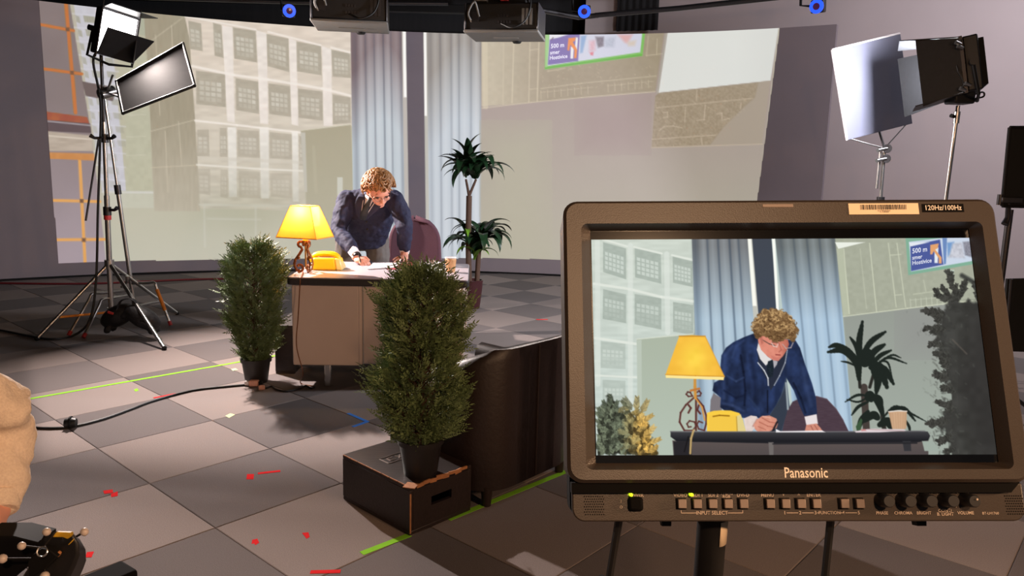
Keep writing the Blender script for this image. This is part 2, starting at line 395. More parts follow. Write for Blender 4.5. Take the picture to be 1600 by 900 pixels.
rows2 = [[[(155, 10), (230, 10), (235, 180), (155, 180)], [(300, 0), (345, 0), (350, 185), (300, 185)], [(412, 10), (550, 20), (555, 190), (415, 185)], [(618, 25), (760, 40), (762, 200), (620, 195)], [(808, 50), (845, 60), (848, 240), (808, 240)]],
         [[(160, 260), (238, 260), (240, 430), (165, 420)], [(305, 265), (350, 265), (352, 450), (305, 440)], [(420, 270), (555, 280), (560, 450), (425, 445)], [(622, 290), (760, 290), (762, 450), (625, 440)]]]
for pts in ([(330, 125), (400, 140), (415, 780), (365, 770)], [(560, 160), (628, 180), (640, 790), (585, 785)], [(778, 215), (828, 230), (840, 800), (795, 790)], [(1000, 265), (1060, 285), (1070, 800), (1010, 800)]): pic.poly(A(*pts), (238, 230, 220), nz=8, sc=9, sc2=5)
for pts in ([(350, -5), (405, -5), (410, 440), (360, 440)], [(555, -5), (612, -5), (615, 450), (565, 450)], [(760, 20), (800, 20), (805, 470), (768, 470)]): pic.poly(B(*pts), lerp_y(210, (236, 232, 222), 320, (208, 206, 192)), nz=6, sc=9, sc2=5)
def windows(rs, T, fade):
    for r in rs:
        for q in r:
            a, b, c_, d = [np.array(p, float) for p in T(*q)]
            pic.poly([a, b, c_, d], (178, 172, 154), alpha=fade, nz=5, sc=7, sc2=3)
            nx = 4 if np.linalg.norm(b - a) > 25 else 2
            for i in range(nx):
                for j in range(4):
                    f = lambda u, v: tuple((a * (1 - u) + b * u) * (1 - v) + (d * (1 - u) + c_ * u) * v)
                    u0, u1 = .12 + .78 * i / nx, .12 + .78 * (i + .78) / nx; v0, v1 = .28 + .16 * j, .28 + .16 * (j + .72)
                    pic.poly([f(u0, v0), f(u1, v0), f(u1, v1), f(u0, v1)], (222, 219, 206), alpha=fade * (.75 if j < 3 else .35) * random.uniform(.6, 1))
windows(rows, A, .95); windows(rows2[:1], B, .75); windows(rows2[1:], B, .5)
for ln, wd in (([(80, 65), (555, 155)], 2.6), ([(640, 170), (990, 260)], 3), ([(1060, 275), (1185, 308)], 3), ([(130, 400), (410, 460), (640, 490), (1000, 550), (1190, 598)], 4), ([(150, 765), (430, 795), (860, 845)], 3.2)):
    pic.line(A(*ln), wd, (247, 240, 230), alpha=.8)
pic.line(B((155, 235), (560, 262), (850, 275)), 3, (236, 232, 220), alpha=.8); pic.line(B((170, 190), (850, 222)), 5, (210, 205, 190), alpha=.5)
for ln in ([(170, 490), (840, 500)], [(220, 580), (560, 585)], [(200, 500), (205, 760)], [(530, 500), (530, 690)]): pic.line(B(*ln), 3, (207, 206, 192), alpha=.6)
pic.poly([(470, 204), (548, 194.5), (556, 408), (480, 408), (478, 300)], lerp_y(200, (172, 167, 142), 400, (184, 182, 160)))
pic.poly([(470, 207), (477, 207), (480, 300), (476, 300)], (196, 194, 180))
pic.line([(470, 204), (548, 194.5)], 1.2, (214, 210, 190)); pic.poly([(527, 277), (535.5, 277), (535.5, 306), (527, 306)], (205, 206, 192))
pic.line([(490, 230), (494, 300)], 5, (186, 182, 158), alpha=.5)
pic.poly([(40, -40), (104, -40), (109, 5), (129, 126), (142, 205), (155, 310), (166, 410), (166, 420), (85, 420)], lerp_y(150, (136, 126, 124), 400, (168, 156, 162)), nz=3, sc=40)
hi, lo = (200, 124, 44), (229, 170, 100)
pic.line([(100, -20), (103, 5), (112.5, 112), (118, 176)], 5.5, hi); pic.line([(124.5, 250), (133, 412)], 5, lo)
for a, b, c_ in (((56, 37), (115, 48), hi), ((64, 107), (128, 115.5), hi), ((80.5, 313), (156, 315), lo), ((85, 374.7), (163, 374), lo)): pic.line([a, b], 4.5, c_)
for p in ((105.5, 46), (112.5, 113.5), (127.5, 314), (131, 375)): pic.poly([(p[0] - 3, p[1] - 3), (p[0] + 3, p[1] - 3), (p[0] + 3, p[1] + 3), (p[0] - 3, p[1] + 3)], (120, 95, 75))
pic.poly([(70, 174), (136, 183), (140, 194), (71, 188)], (166, 98, 52), nz=8); pic.poly([(71, 187), (141, 193), (143, 208), (72, 205)], (98, 90, 92)); pic.line([(71, 189), (141, 196)], 2, (200, 195, 200), alpha=.7)
pic.poly([(73, 205), (143, 212), (146, 236), (74, 236)], (186, 174, 158), nz=9, sc=14, sc2=3); pic.line([(74, 212), (143, 218)], 1.5, (225, 215, 200))
pic.poly([(75, 238), (147, 240), (148, 251), (76, 248)], (205, 145, 90), nz=6)
pic.poly([(128, 127), (172, 135), (181, 146), (176, 158), (134, 150)], (112, 103, 100))
# -- middle picture: curtains and a pillar
def curtain(quad, folds, seed, top, mid):
    a, b, c_, d = quad
    pic.poly(quad, lambda x, y: np.array(top)[None] + (np.array(mid) - np.array(top))[None] * np.clip((y - 95 - 30 * np.sin(x * .05)) / 120, 0, 1)[:, None] ** .8)
    for t0, wd, dl in folds:
        xt = a[0] + (b[0] - a[0]) * t0; xb = d[0] + (c_[0] - d[0]) * t0
        pic.line([(xt, a[1] - 5), (xb, d[1])], wd, (255, 255, 255) if dl > 0 else (70, 78, 90), soft=wd * .45, alpha=abs(dl))
curtain([(546.5, -30), (626.5, -30), (634, 408), (553, 408)], [(.08, 6, -.25), (.2, 7, .22), (.285, 3, -.4), (.36, 9, .18), (.455, 2.5, -.4), (.53, 9, .2), (.635, 2.5, -.45), (.72, 8, .2), (.78, 2.5, -.35), (.88, 9, .15), (.97, 4, -.3)], 1, (124, 110, 110), (188, 200, 206))
pic.poly([(626.5, -30), (634, -30), (640, 408), (634, 408)], (190, 186, 178)); pic.poly([(628.3, -30), (633, -30), (635.3, 152), (630.8, 152)], (255, 255, 250))
pic.poly([(633, -30), (661, -30), (667, 408), (640, 408)], lerp_y(60, (90, 88, 94), 400, (84, 84, 92)))
pic.poly([(660.5, -30), (666.5, -30), (671, 408), (666, 408)], (190, 190, 180)); pic.poly([(661.5, -30), (665.3, -30), (667, 181), (663.4, 181)], (255, 255, 250))
curtain([(666, -30), (753.5, -30), (752, 408), (671, 408)], [(.06, 5, -.15), (.15, 7, .15), (.24, 3, -.25), (.33, 8, .2), (.44, 3, -.2), (.5, 6, .2), (.58, 2.5, -.25), (.68, 8, .2), (.8, 3, -.22), (.9, 8, .25), (.98, 3, -.2)], 2, (150, 147, 139), (192, 203, 210))
# -- right picture: facade, billboard, plain wall
r_edge = [(752.5, -30), (1236, -30), (1216, 46), (1184, 312), (1150, 440), (751, 408)]
pic.poly(r_edge, lerp_y(160, (170, 158, 150), 400, (178, 176, 158)))
pic.poly([(752, 200), (860, 190), (860, 410), (752, 410)], (178, 176, 154), soft=40, alpha=.8); pic.poly([(900, 160), (1015, 150), (1010, 240), (900, 240)], (162, 146, 142), soft=30, alpha=.7)
pic.poly([(752, -30), (1050, -30), (1024, 143), (905, 153), (800, 163), (752.5, 166)], lambda x, y: np.array((196, 187, 164.))[None] + (np.array((166, 156, 134.)) - np.array((196, 187, 164.)))[None] * np.clip((x - 770) / 90, 0, 1)[:, None], nz=3, sc=5)
T = sub(740, 40, 5.333); lt = (214, 204, 178)
for ln, wd, al in (([(100, 130), (105, 680)], 6, .6), ([(80, 120), (85, 685)], 3, .6), ([(335, 140), (320, 640)], 2, .7), ([(470, 130), (460, 640)], 1.5, .7), ([(545, 130), (530, 630)], 2, .7), ([(250, 150), (245, 660)], 2, .35), ([(70, 688), (480, 640), (900, 600), (1510, 550)], 1.3, .8),
                   ([(560, 525), (900, 480), (1520, 420)], 1.4, .55), ([(620, 380), (760, 355)], 1.5, .6), ([(470, 205), (540, 195)], 1.3, .6), ([(470, 530), (530, 525)], 1.3, .6), ([(1440, 250), (1570, 235)], 1.2, .6), ([(1530, 110), (1525, 240)], 1.2, .6), ([(1455, 90), (1440, 250)], 2.5, .35)): pic.line(T(*ln), wd, lt, alpha=al)
for i in range(17):
    x = 560 + i * 56; y = 545 - i * 5.6
    if 980 < x < 1070: continue
    pic.line(T((x, y), (x + 2, y + 62)), 1.1, lt, alpha=.5); pic.line(T((x, y + 12), (x + 40, y + 8)), 1.1, lt, alpha=.45)
for i in range(60):
    x, y = random.uniform(560, 1500), random.uniform(330, 520); x2 = random.uniform(-16, 16)
    if y > 365 - (x - 600) * .12: pic.line(T((x, y), (x + x2, y + random.uniform(-14, 14))), 1, lt, alpha=random.uniform(.15, .5))
S = sub(840, 45, 8.889)
pic.poly(S((118, -300), (1500, -300), (1490, 90), (1458, 378), (100, 566)), (132, 196, 106)); pic.poly(S((118, -300), (160, -300), (150, 520), (105, 548)), (176, 214, 158), alpha=.7)
pic.line(S((110, 545), (1440, 362)), 1.8, (96, 178, 72))
pic.poly(S((180, -300), (1450, -300), (1450, 95), (1425, 325), (565, 452), (140, 515), (160, 150)), (213, 216, 230))
pic.poly(S((172, 100), (590, -200), (585, 95), (562, 448), (142, 502)), (132, 122, 178)); pic.poly(S((165, 60), (480, 60), (300, 120), (165, 150)), (236, 236, 240)); pic.line(S((190, 150), (215, 125)), 1.5, (110, 100, 110))
pic.poly(S((462, 250), (505, 240), (492, 412), (455, 415)), (240, 238, 240)); pic.poly(S((530, 120), (560, 120), (548, 300), (520, 250)), (240, 238, 240))
pic.poly(S((428, 130), (530, 120), (520, 165), (490, 185), (550, 290), (540, 405), (505, 410), (512, 300), (455, 220), (440, 300), (412, 300)), (240, 150, 88))
pic.poly(S((600, 100), (680, 90), (625, 330), (590, 340)), (150, 180, 215), soft=1.5); pic.poly(S((720, 170), (800, 160), (800, 300), (720, 320)), (222, 186, 196), soft=3, nz=12, sc=2)
pic.poly(S((800, 110), (920, 110), (920, 240), (840, 265)), (140, 136, 146), soft=1.6, nz=12, sc=2); pic.poly(S((930, 140), (1080, 110), (1060, 250), (940, 250)), (190, 196, 210), soft=3, nz=8, sc=2)
pic.poly(S((1110, 80), (1320, 80), (1250, 205), (1210, 190)), (222, 180, 178), soft=2.5); pic.poly(S((1250, 180), (1370, 160), (1350, 235), (1260, 240)), (216, 204, 190), soft=2.5); pic.poly(S((725, 330), (780, 320), (770, 370), (735, 365)), (222, 140, 150), soft=1)
pic.poly([(1066, -30), (1240, -30), (1216, 46), (1204, 126), (1029, 145), (1043, 52)], lambda x, y: np.array((226., 229, 223))[None] - 5 * np.clip((x - 1150) / 50, 0, 1)[:, None])
pic.line([(1041, 52), (1027, 145)], 2, (180, 184, 170), alpha=.7)
pic.poly([(1029, 145), (1204, 126), (1191, 225), (1018, 231), (1024, 150)], (172, 162, 146))
pic.poly([(1029, 146), (1185, 129), (1180, 152), (1160, 170), (1130, 200), (1110, 226), (1018, 231), (1024, 150)], (164, 152, 130), nz=8, sc=2.5)
W = sub(1000, 120, 5.0)
for ln in ([(130, 242), (880, 168)], [(95, 488), (590, 455)], [(90, 553), (955, 526)], [(510, 220), (500, 335)], [(445, 340), (505, 335)], [(480, 480), (485, 530)], [(355, 240), (350, 350)], [(445, 105), (440, 180)], [(150, 420), (190, 388), (260, 385), (330, 400)], [(790, 205), (785, 250)], [(640, 340), (700, 325)], [(180, 280), (215, 275), (215, 315), (182, 318)], [(600, 290), (640, 283), (640, 330)]): pic.line(W(*ln), 1.3, (204, 190, 168), alpha=.75)
for i in range(150):
    x, y = random.uniform(120, 850), random.uniform(80, 540)
    if y < 130 - .12 * (x - 140) or y > 560 - .75 * max(0, x - 480): continue
    pic.line(W((x, y), (x + random.uniform(-22, 22), y + random.uniform(-16, 16))), 1, (204, 190, 166), alpha=random.uniform(.12, .45))
inR = Paint(pic.X, pic.Y); inR.poly(R_, (1, 1, 1)); L_ = np.maximum(pic.linear() * 0.94 - 0.065, 0.0)
M['picture'] = picture_mat('projected_picture', C(132, 122, 124), 0.9, 1.0)
x1 = 547 + (pic.Y - 52) * 6 / 353; x2 = 752.5 - (pic.Y - 52) * 1.5 / 353
ins = inR.A > .5
for nm, msk, lab in (('projected_facade', pic.X < x1 + .8, 'projected street facade left of the curtains'), ('projected_curtains', (pic.X > x1 - .8) & (pic.X < x2 + .8), 'projected pale curtains beside a dark pillar'), ('projected_billboard', pic.X > x2 - .8, 'projected building with a billboard right of the curtains')):
    o = tri_grid(nm, P, nu, nv, L_, M['picture'], wall_back, A=(ins & msk).astype(float)); o['label'] = lab
def on_wall(x, y, r=CR - .009):
    d = ray(x, y); ox, oy = CP.x - CC.x, CP.y - CC.y
    a = d.x ** 2 + d.y ** 2; b = ox * d.x + oy * d.y; c_ = ox * ox + oy * oy - r * r
    return CP + d * ((-b + math.sqrt(b * b - a * c_)) / a)
M['sign_white'] = mat('projected_lettering', C(150, 143, 150), 0.9, emit=C(228, 226, 240), estr=1.0)
for tx, x0, y0, hgt, dx in (('500 m', 182, 246, 74, .115), ('smer', 172, 335, 66, .115), ('Hostivice', 165, 408, 66, .115)):
    text_mesh(tx, 1, M['sign_white'], wall_back, name='lettering', align='LEFT', bold=.02, warp=lambda p: on_wall(840 + (x0 + p.x * hgt) / 8.889, 45 + (y0 - p.y * hgt * 1.15 - p.x * hgt * dx) / 8.889))

# ------------------------------------------------------------------ overhead: pipes, projectors, tracking cameras
def pipe(pts, r, label):
    return tag(MB().tube(pts, r, 10).build('ceiling_pipe', 'dark_metal'), label, 'pipe')
pipe([at(930, 24, 9.2), at(1060, 13, 8.9), at(1215, -4, 8.4), at(1330, -24, 8.0)], .03, 'dark lighting pipe rising to the right above the billboard picture')
pipe([at(770, -8, 8.6), at(830, 13, 8.9), at(905, 27, 9.25), at(935, 24, 9.2)], .03, 'dark lighting pipe sloping down behind the right projector')
pipe([at(-60, -22, 8.2), at(200, -4, 8.8), at(470, 4, 9.2), at(700, 6, 9.4)], .022, 'dark thin pipe under the ceiling left of the projectors')
def duct(p, size, label):
    return tag(MB().box(p, size).build('ceiling_beam', 'black', bevel=.01), label, 'beam')
duct(at(250, -10, 9.9), (5.6, .15, .16), 'black ceiling beam above the left end of the screen')
duct(at(680, 14, 9.9), (1.7, .12, .1), 'black ceiling beam between the two projectors')
for k, (px_, py_, Y, yaw) in enumerate(((452, 17, 8.6, .12), (913, 18, 8.7, -.05), (1276, 10, 8.0, -.3))):
    c = at(px_, py_, Y); lab = ('black tracking camera with glowing blue ring left of the projectors', 'black tracking camera with glowing blue ring right of the right projector', 'black tracking camera with glowing blue ring against the grey wall at right')[k]
    t = thing('tracking_camera', lab, 'camera', c, 'overhead tracking cameras')
    n = (CP - c).normalized(); n = (Matrix.Rotation(yaw, 3, 'Z') @ n); x = n.cross(V((0, 0, 1))).normalized(); F = frame(c, x, x.cross(n) * -1, n)
    MB(F).box((0, 0, -.06), (.13, .13, .1)).build('body', 'black_plastic', t, bevel=.012)
    MB(F).lathe([(.034, .0), (.07, .0), (.068, .014), (.036, .014)], n=28).build('ring_light', 'ring', t)
    MB(F).lathe([(.002, .012), (.036, .012), (.034, .016), (.002, .018)], n=20).build('lens', 'ring_in', t)
    MB().tube([c + V((0, .1, .02)), c + V((-.12, .12, .03)), c + V((-.14, .14, .5))], .014).build('bracket', 'black', t)
def projector(label, c, yaw, seed, red=False):
    R = Matrix.Rotation(yaw, 4, 'Z'); F = Matrix.Translation(c) @ R; t = thing('ceiling_projector', label, 'projector', c, 'ceiling projectors')
    MB(F).box((0, 0, .105), (.56, .42, .2)).build('body', 'black_plastic', t, bevel=.012)
    MB(F).box((0, 0, -.005), (.585, .45, .022)).build('bottom_panel', 'grey_plastic', t, bevel=.008)
    for s in (-1, 1): MB(F).box((s * .283, 0, .105), (.012, .43, .2)).build('side_panel', 'dark_metal', t, bevel=.004)
    MB(F).box((.0, .02, -.019), (.2, .03, .006)).build('foot_rail', 'grey_plastic', t)
    MB(F).lathe([(.001, -.03), (.03, -.03), (.04, -.016), (.04, -.01), (.001, -.01)], c=(.06, .2, 0), n=16).build('foot', 'black', t)
    cp = MB(F)
    for i in range(9): cp.box((-.02 + .022 * (i % 5), -.213, .06 + .05 * (i // 5)), (.014, .008, .02))
    cp.box((-.2, -.213, .1), (.05, .01, .07)); tag(cp.build('connector', 'dark_metal', t), kind='stuff')
    fg = MB(F)
    for i in range(3): fg.box((.17 + .03 * i, -.213, .1), (.02, .012, .12))
    tag(fg.build('fan_grille', 'grey_plastic' if red else 'dark_metal', t), kind='stuff')
    MB(F).tube(bez([(-.23, -.2, .06), (-.25, -.25, .12), (-.2, -.26, .2), (-.17, -.22, .1)]), .008).build('power_lead', 'grey_plastic', t)
    MB(F).tube(bez([(.0, -.21, .05), (.1, -.27, .01), (.2, -.24, .08), (.22, -.2, .25), (.1, .0, .6)]), .006).build('signal_lead', 'cable', t)
    if red: MB(F).box((.02, -.2, .23), (.06, .05, .02)).build('label_tag', 'red', t); MB(F).box((-.17, -.16, .25), (.1, .08, .06)).build('adapter_box', 'grey_plastic', t, bevel=.005)
    MB(F).box((0, 0, .23), (.34, .26, .04)).build('mount_plate', 'black', t); MB(F).cyl((0, 0, .24), (0, 0, 4.61 - c.z), .03).build('drop_pole', 'dark_metal', t)
    for s in (-1, 1): MB(F).tube([(s * .2, -.12, .2), (s * .16, -.08, .42), (s * .03, 0, .5)], .012).build('strut', 'dark_metal', t)
projector('grey-bottomed black ceiling projector above the pale facade picture', at(549, 40, 6.2), .13, 1)
projector('grey-bottomed black ceiling projector with red tag above the right curtain', at(790, 55, 6.2), -.16, 2, True)

# ------------------------------------------------------------------ left lamp on its stand, flag frame, C-stand, sandbag
def barn_lamp(label, c, d, roll, wd, hg, power, colr, doors, group=None, aim=None, mouth=.014, bsize=.86, spread=170):
    d = V(d).normalized(); x = d.cross(V((0, 0, 1))).normalized(); y = x.cross(d); Rr = Matrix.Rotation(roll, 3, d); x = Rr @ x; y = Rr @ y
    F = frame(c, x, y, d)          # local z = beam
    t = thing('led_studio_lamp', label, 'lamp', c, group)
    MB(F).box((0, 0, -.05), (wd, hg, .09)).build('housing', 'black_plastic', t, bevel=.01)
    MB(F).box((0, 0, .0), (wd * .9, hg * .9, .008)).build('led_panel', 'led_white', t)
    fins = MB(F)
    for i in range(9): fins.box((-wd * .42 + wd * .105 * i, 0, -.11), (.008, hg * .85, .035))
    tag(fins.build('cooling_fin', 'black', t), kind='stuff')
    bars = MB(F)
    for s in (-1, 1):
        bars.box((s * wd / 2, 0, .004), (.014, hg, .02)); bars.box((0, s * hg / 2, .004), (wd, .014, .02))
    bars.build('front_frame', 'dark_metal', t)
    for side, (a, ln) in doors.items():
        b = MB(F); ca, sa = math.cos(a), math.sin(a)
        if side in 'lr':
            s = -1 if side == 'l' else 1; p0 = V((s * wd / 2, 0, .012)); dr = V((s * sa, 0, ca)); h0, h1 = hg * .48, hg * .62
            q = [p0 + V((0, -h0, 0)), p0 + V((0, h0, 0)), p0 + dr * ln + V((0, h1, 0)), p0 + dr * ln + V((0, -h1, 0))]; nn = V((s * ca, 0, -sa)) * .006
        else:
            s = -1 if side == 'b' else 1; p0 = V((0, s * hg / 2, .012)); dr = V((0, s * sa, ca)); h0, h1 = wd * .48, wd * .62
            q = [p0 + V((-h0, 0, 0)), p0 + V((h0, 0, 0)), p0 + dr * ln + V((h1, 0, 0)), p0 + dr * ln + V((-h1, 0, 0))]; nn = V((0, s * ca, -sa)) * .006
        b.hexa(q, [p + nn for p in q]); b.build('barn_door', M['door_in'], t, smooth=False)
    yk = MB(F).tube([(-wd / 2 - .02, 0, -.05), (-wd / 2 - .03, -hg / 2 - .03, -.06), (0, -hg / 2 - .06, -.07), (wd / 2 + .03, -hg / 2 - .03, -.06), (wd / 2 + .02, 0, -.05)], .011)
    yk.build('yoke', 'black', t)
    for s in (-1, 1): MB(F).cyl((s * (wd / 2 + .015), 0, -.05), (s * (wd / 2 + .055), 0, -.05), .022).build('tilt_knob', 'black_plastic', t)
    l = bpy.data.lights.new(label[:20], 'AREA'); l.shape = 'RECTANGLE'; l.size = wd * .86; l.size_y = hg * .86; l.energy = power; l.color = colr; l.spread = math.radians(spread)
    l.size *= bsize / .86; l.size_y *= bsize / .86
    lo_ = bpy.data.objects.new('lamp_beam', l); COL.objects.link(lo_); ad_ = V(aim or d).normalized(); ax_ = ad_.cross(V((0, 0, 1))).normalized(); ay_ = ax_.cross(ad_)
    under(lo_, t); lo_.matrix_parent_inverse = Matrix.Identity(4); lo_.matrix_basis = Matrix.Translation(-V(c)) @ frame(F @ V((0, 0, mouth)), ax_, ay_, ad_ * -1)
    return t, F
LY = 6.25
lampc = at(184, 55, LY)
tL, FL = barn_lamp('glaring white studio lamp with barn doors on the tall left stand', lampc, (0.80, -.58, -.14), math.radians(-8), .30, .36, KEY_POWER, (1.0, .86, .80), {'t': (.10, .2), 'b': (-.8, .28), 'r': (.42, .27), 'l': (-.5, .20)}, aim=(.72, -.6, -.42), mouth=.27, bsize=.2, spread=135)
sx = fl(178, 514)                     # stand foot
top = at(157, 62, LY)
base = V((sx.x, LY + .05, 0)); axis = lambda z: base + (top - base) * (z / top.z)
t = thing('light_stand', 'chrome light stand with spread tripod legs under the left lamp', 'stand', base)
MB().cyl(axis(.12), axis(1.15), .022).build('lower_column', 'metal', t); MB().cyl(axis(1.12), axis(1.75), .017).build('middle_column', 'metal', t); MB().cyl(axis(1.72), top, .013).build('upper_column', 'dark_metal', t)
def z_at(py): return at(165, py, LY).z
for py in (330, 216): MB().cyl(axis(z_at(py) - .035), axis(z_at(py) + .035), .032).build('collar', 'dark_metal', t)
for py, s in ((328, 1), (216, 1), (216, -1)):
    c = axis(z_at(py)); MB().tube([c, c + V((s * .07, -.02, 0)), c + V((s * .1, -.03, .02))], [.012, .012, .018]).build('locking_knob', 'dark_metal', t)
MB().cyl(axis(z_at(338) - .03), axis(z_at(338) + .015), .029).build('red_band', 'red', t)
hub = axis(z_at(412)); MB().cyl(hub - V((0, 0, .05)), hub + V((0, 0, .03)), .038).build('leg_hub', 'metal', t)
feet = [fl(58, 532), fl(257, 547), V((base.x + .25, LY + .75, 0))]
low = axis(z_at(489))
for f_ in feet:
    g = V((f_.x, f_.y, .015)); MB().tube([hub, g], .015).build('leg', 'metal', t)
    mid = hub + (g - hub) * ((hub.z - low.z) / hub.z); MB().cyl(low, mid, .010).build('brace', 'orange_tape' if f_ is feet[0] else 'metal', t); MB().ball(g, .02, 8).build('foot', 'black', t)
MB().cyl(low - V((0, 0, .04)), low + V((0, 0, .04)), .03).build('brace_collar', 'metal', t)
k = hub + V((.1, -.02, -.2)); MB().tube([k, k + V((.06, -.02, .05)), k + V((.07, -.02, .1))], [.01, .012, .018]).build('leg_knob', 'metal', t)
# low C-stand with bent legs behind it, holding the flag
cb = fl(180, 515); cb = V((cb.x + .03, 6.62, 0)); ctop = at(163, 150, 6.5)
t = thing('grip_stand', 'chrome grip stand with bent orange taped legs behind the left light stand', 'stand', cb)
cax = lambda z: cb + (ctop - cb) * (z / ctop.z)
MB().cyl(cax(.05), cax(1.2), .018).build('lower_column', 'metal', t); MB().cyl(cax(1.18), ctop, .012).build('upper_column', 'metal', t); MB().cyl(cax(1.15), cax(1.23), .027).build('collar', 'dark_metal', t)
for f_, h, nm in ((fl(107, 526), .30, 0), (fl(267, 510), .36, 1), (V((cb.x - .1, 5.95, 0)), .26, 2)):
    g = V((f_.x, f_.y, .01)); k0 = cax(h); dr = (g - k0); k1 = k0 + V((dr.x * .62, dr.y * .62, .02))
    MB().tube(bez([k0, k0 + (k1 - k0) * .7, k1, k1 + (g - k1) * .2, g], 5), .0125).build('leg', 'metal', t)
    MB().cyl(g + (k1 - g) * .0, g + (k1 - g) * .1, .016).build('rubber_foot', 'red', t)
    if nm == 1: MB().cyl(g + (k1 - g) * .35, g + (k1 - g) * .85, .0155).build('tape_wrap', 'orange_tape', t)
knk = at(167, 145, 6.3); MB().cyl(knk - V((.03, .05, .02)), knk + V((.03, .05, .02)), .045).build('grip_head', 'metal', t); MB().tube([knk + V((.0, -.03, 0)), knk + V((.06, -.05, .03))], [.012, .02]).build('grip_knob', 'metal', t)
MB().tube([ctop, knk, at(176, 118, 6.0)], .009).build('upper_arm', 'metal', t)
a0 = at(154, 218, 6.2); MB().tube([a0 + V((.03, 0, .02)), a0, at(134, 345, 6.1)], .008).build('hanging_arm', 'dark_metal', t)
# the flag: quad through four sight lines on a tilted plane
q = [at(182, 127, 5.66), at(286, 68, 5.98), None, at(192, 177, 5.35)]; n_ = (q[1] - q[0]).cross(q[3] - q[0]); d_ = ray(304, 134); q[2] = CP + d_ * ((q[0] - CP).dot(n_) / d_.dot(n_))
nrm = (q[1] - q[0]).cross(q[3] - q[0]).normalized()
M['scrim'] = mat('silver_grey_panel', C(35, 31, 33), 0.7, vary=0.15, scale=9, spec=.15, aniso=(1, 1, 3))
nt = M['scrim'].node_tree; tr = nt.nodes.new('ShaderNodeBsdfTranslucent'); tr.inputs[0].default_value = C(80, 74, 77); ad = nt.nodes.new('ShaderNodeMixShader'); ad.inputs[0].default_value = .04
nt.links.new(nt.nodes['Principled BSDF'].outputs[0], ad.inputs[1]); nt.links.new(tr.outputs[0], ad.inputs[2]); nt.links.new(ad.outputs[0], nt.nodes['Material Output'].inputs['Surface'])
t = thing('flag_panel', 'grey rectangular flag panel with black edge below the left lamp', 'panel', sum(q, V()) / 4)
MB().hexa([p - nrm * .006 for p in q], [p + nrm * .006 for p in q]).build('panel', 'scrim', t, smooth=False)
ed = MB()
for i in range(4): ed.tube([q[i], q[(i + 1) % 4]], .011, 8)
for p in q: ed.ball(p, .013, 8)
tag(ed.build('black_edge', 'black', t)); MB().tube([knk, q[0] * .5 + q[3] * .5], .008).build('holding_rod', 'dark_metal', t)
# sandbag slung on the legs
sb = at(205, 486, 6.0); M['sandbag'] = mat('black_nylon', C(24, 23, 26), 0.6, vary=0.3, scale=30, bump=.5)
t = thing('sandbag', 'black nylon sandbag with strap slung over the left stand legs', 'sandbag', sb)
for s in (-1, 1):
    b = MB(); R = Matrix.Rotation(.5 * s, 3, 'Y'); b.ball(sb + V((s * .11 - .01, -.02 * s, -.045)), .14, 16, (1.15, .62, .62), R)
    for c in ((-1, -1), (1, -1), (1, 1), (-1, 1)): b.ball(sb + R @ V((s * .11 + c[0] * .125, c[1] * .045, -.05)), .034, 8)
    o = b.build('bag_half', 'sandbag', t); r_ = o.modifiers.new('r', 'REMESH'); r_.mode = 'VOXEL'; r_.voxel_size = .014; sm = o.modifiers.new('s', 'SMOOTH'); sm.iterations = 6
MB().tube(bez([sb + V((-.1, -.03, .0)), sb + V((-.06, -.03, .09)), sb + V((.04, -.03, .1)), sb + V((.1, -.03, .0))]), [(.022, .006)] * 25, side=(0, 1, 0)).build('strap', 'sandbag', t)
MB().box(sb + V((-.12, -.092, .0)), (.045, .008, .018), Matrix.Rotation(.3, 3, 'Y')).build('bag_tag', 'red', t)
# right: bounce board on stand, lamp with barn doors, black flag
BY = 6.45
q = [at(1300, 78, 6.39), at(1406, 52, 6.46), at(1425, 193, 6.58), at(1323, 219, 6.51)]; nrm = (q[1] - q[0]).cross(q[3] - q[0]).normalized()
M['bounce'] = mat('bounce_board', C(96, 96, 112), 0.8, vary=0.05, scale=5); M['bounce_edge'] = mat('board_edge', C(225, 215, 215), 0.6)
t = thing('bounce_board', 'pale bluish square bounce board tilted beside the right lamp', 'board', sum(q, V()) / 4)
MB().hexa([p - nrm * .008 for p in q], [p + nrm * .008 for p in q]).build('board', 'bounce', t, bevel=.004)
for i in (0, 3): MB().tube([q[i], q[(i + 1) % 4]], .010, 8).build('edge_trim', 'bounce_edge', t)
g1 = at(1382, 232, BY + .05); bm_ = (q[2] + q[3]) / 2
MB().tube([bm_, g1], .010).build('stem', 'dark_metal', t); MB().tube([q[3] * .93 + q[2] * .07, g1], .007).build('brace_rod', 'metal', t); MB().tube([q[2] * .9 + q[3] * .1, g1], .005).build('brace_rod', 'metal', t)
gb = V((at(1366, 500, BY).x + .01, BY + .06, 0))
t = thing('grip_stand', 'chrome grip stand with clamp head holding the bounce board', 'stand', gb)
cax2 = lambda z: gb + (g1 - gb) * (z / g1.z)
MB().cyl(cax2(.06), cax2(1.25), .02).build('lower_column', 'metal', t); MB().cyl(cax2(1.22), g1, .014).build('upper_column', 'metal', t)
for dz, dx in ((.0, .03), (-.085, .03)): MB().cyl(g1 + V((dx - .03, -.05, dz)), g1 + V((dx + .02, .05, dz)), .036).build('grip_head', 'dark_metal', t); MB().tube([g1 + V((dx - .03, -.05, dz)), g1 + V((-.09, -.07, dz - .02))], [.01, .018]).build('grip_knob', 'metal', t)
MB().cyl(cax2(1.2), cax2(1.3), .032).build('collar', 'dark_metal', t); MB().tube([cax2(1.62) + V((-.035, 0, -.25)), cax2(1.62) + V((-.035, 0, .06))], .011).build('side_pin', 'metal', t)
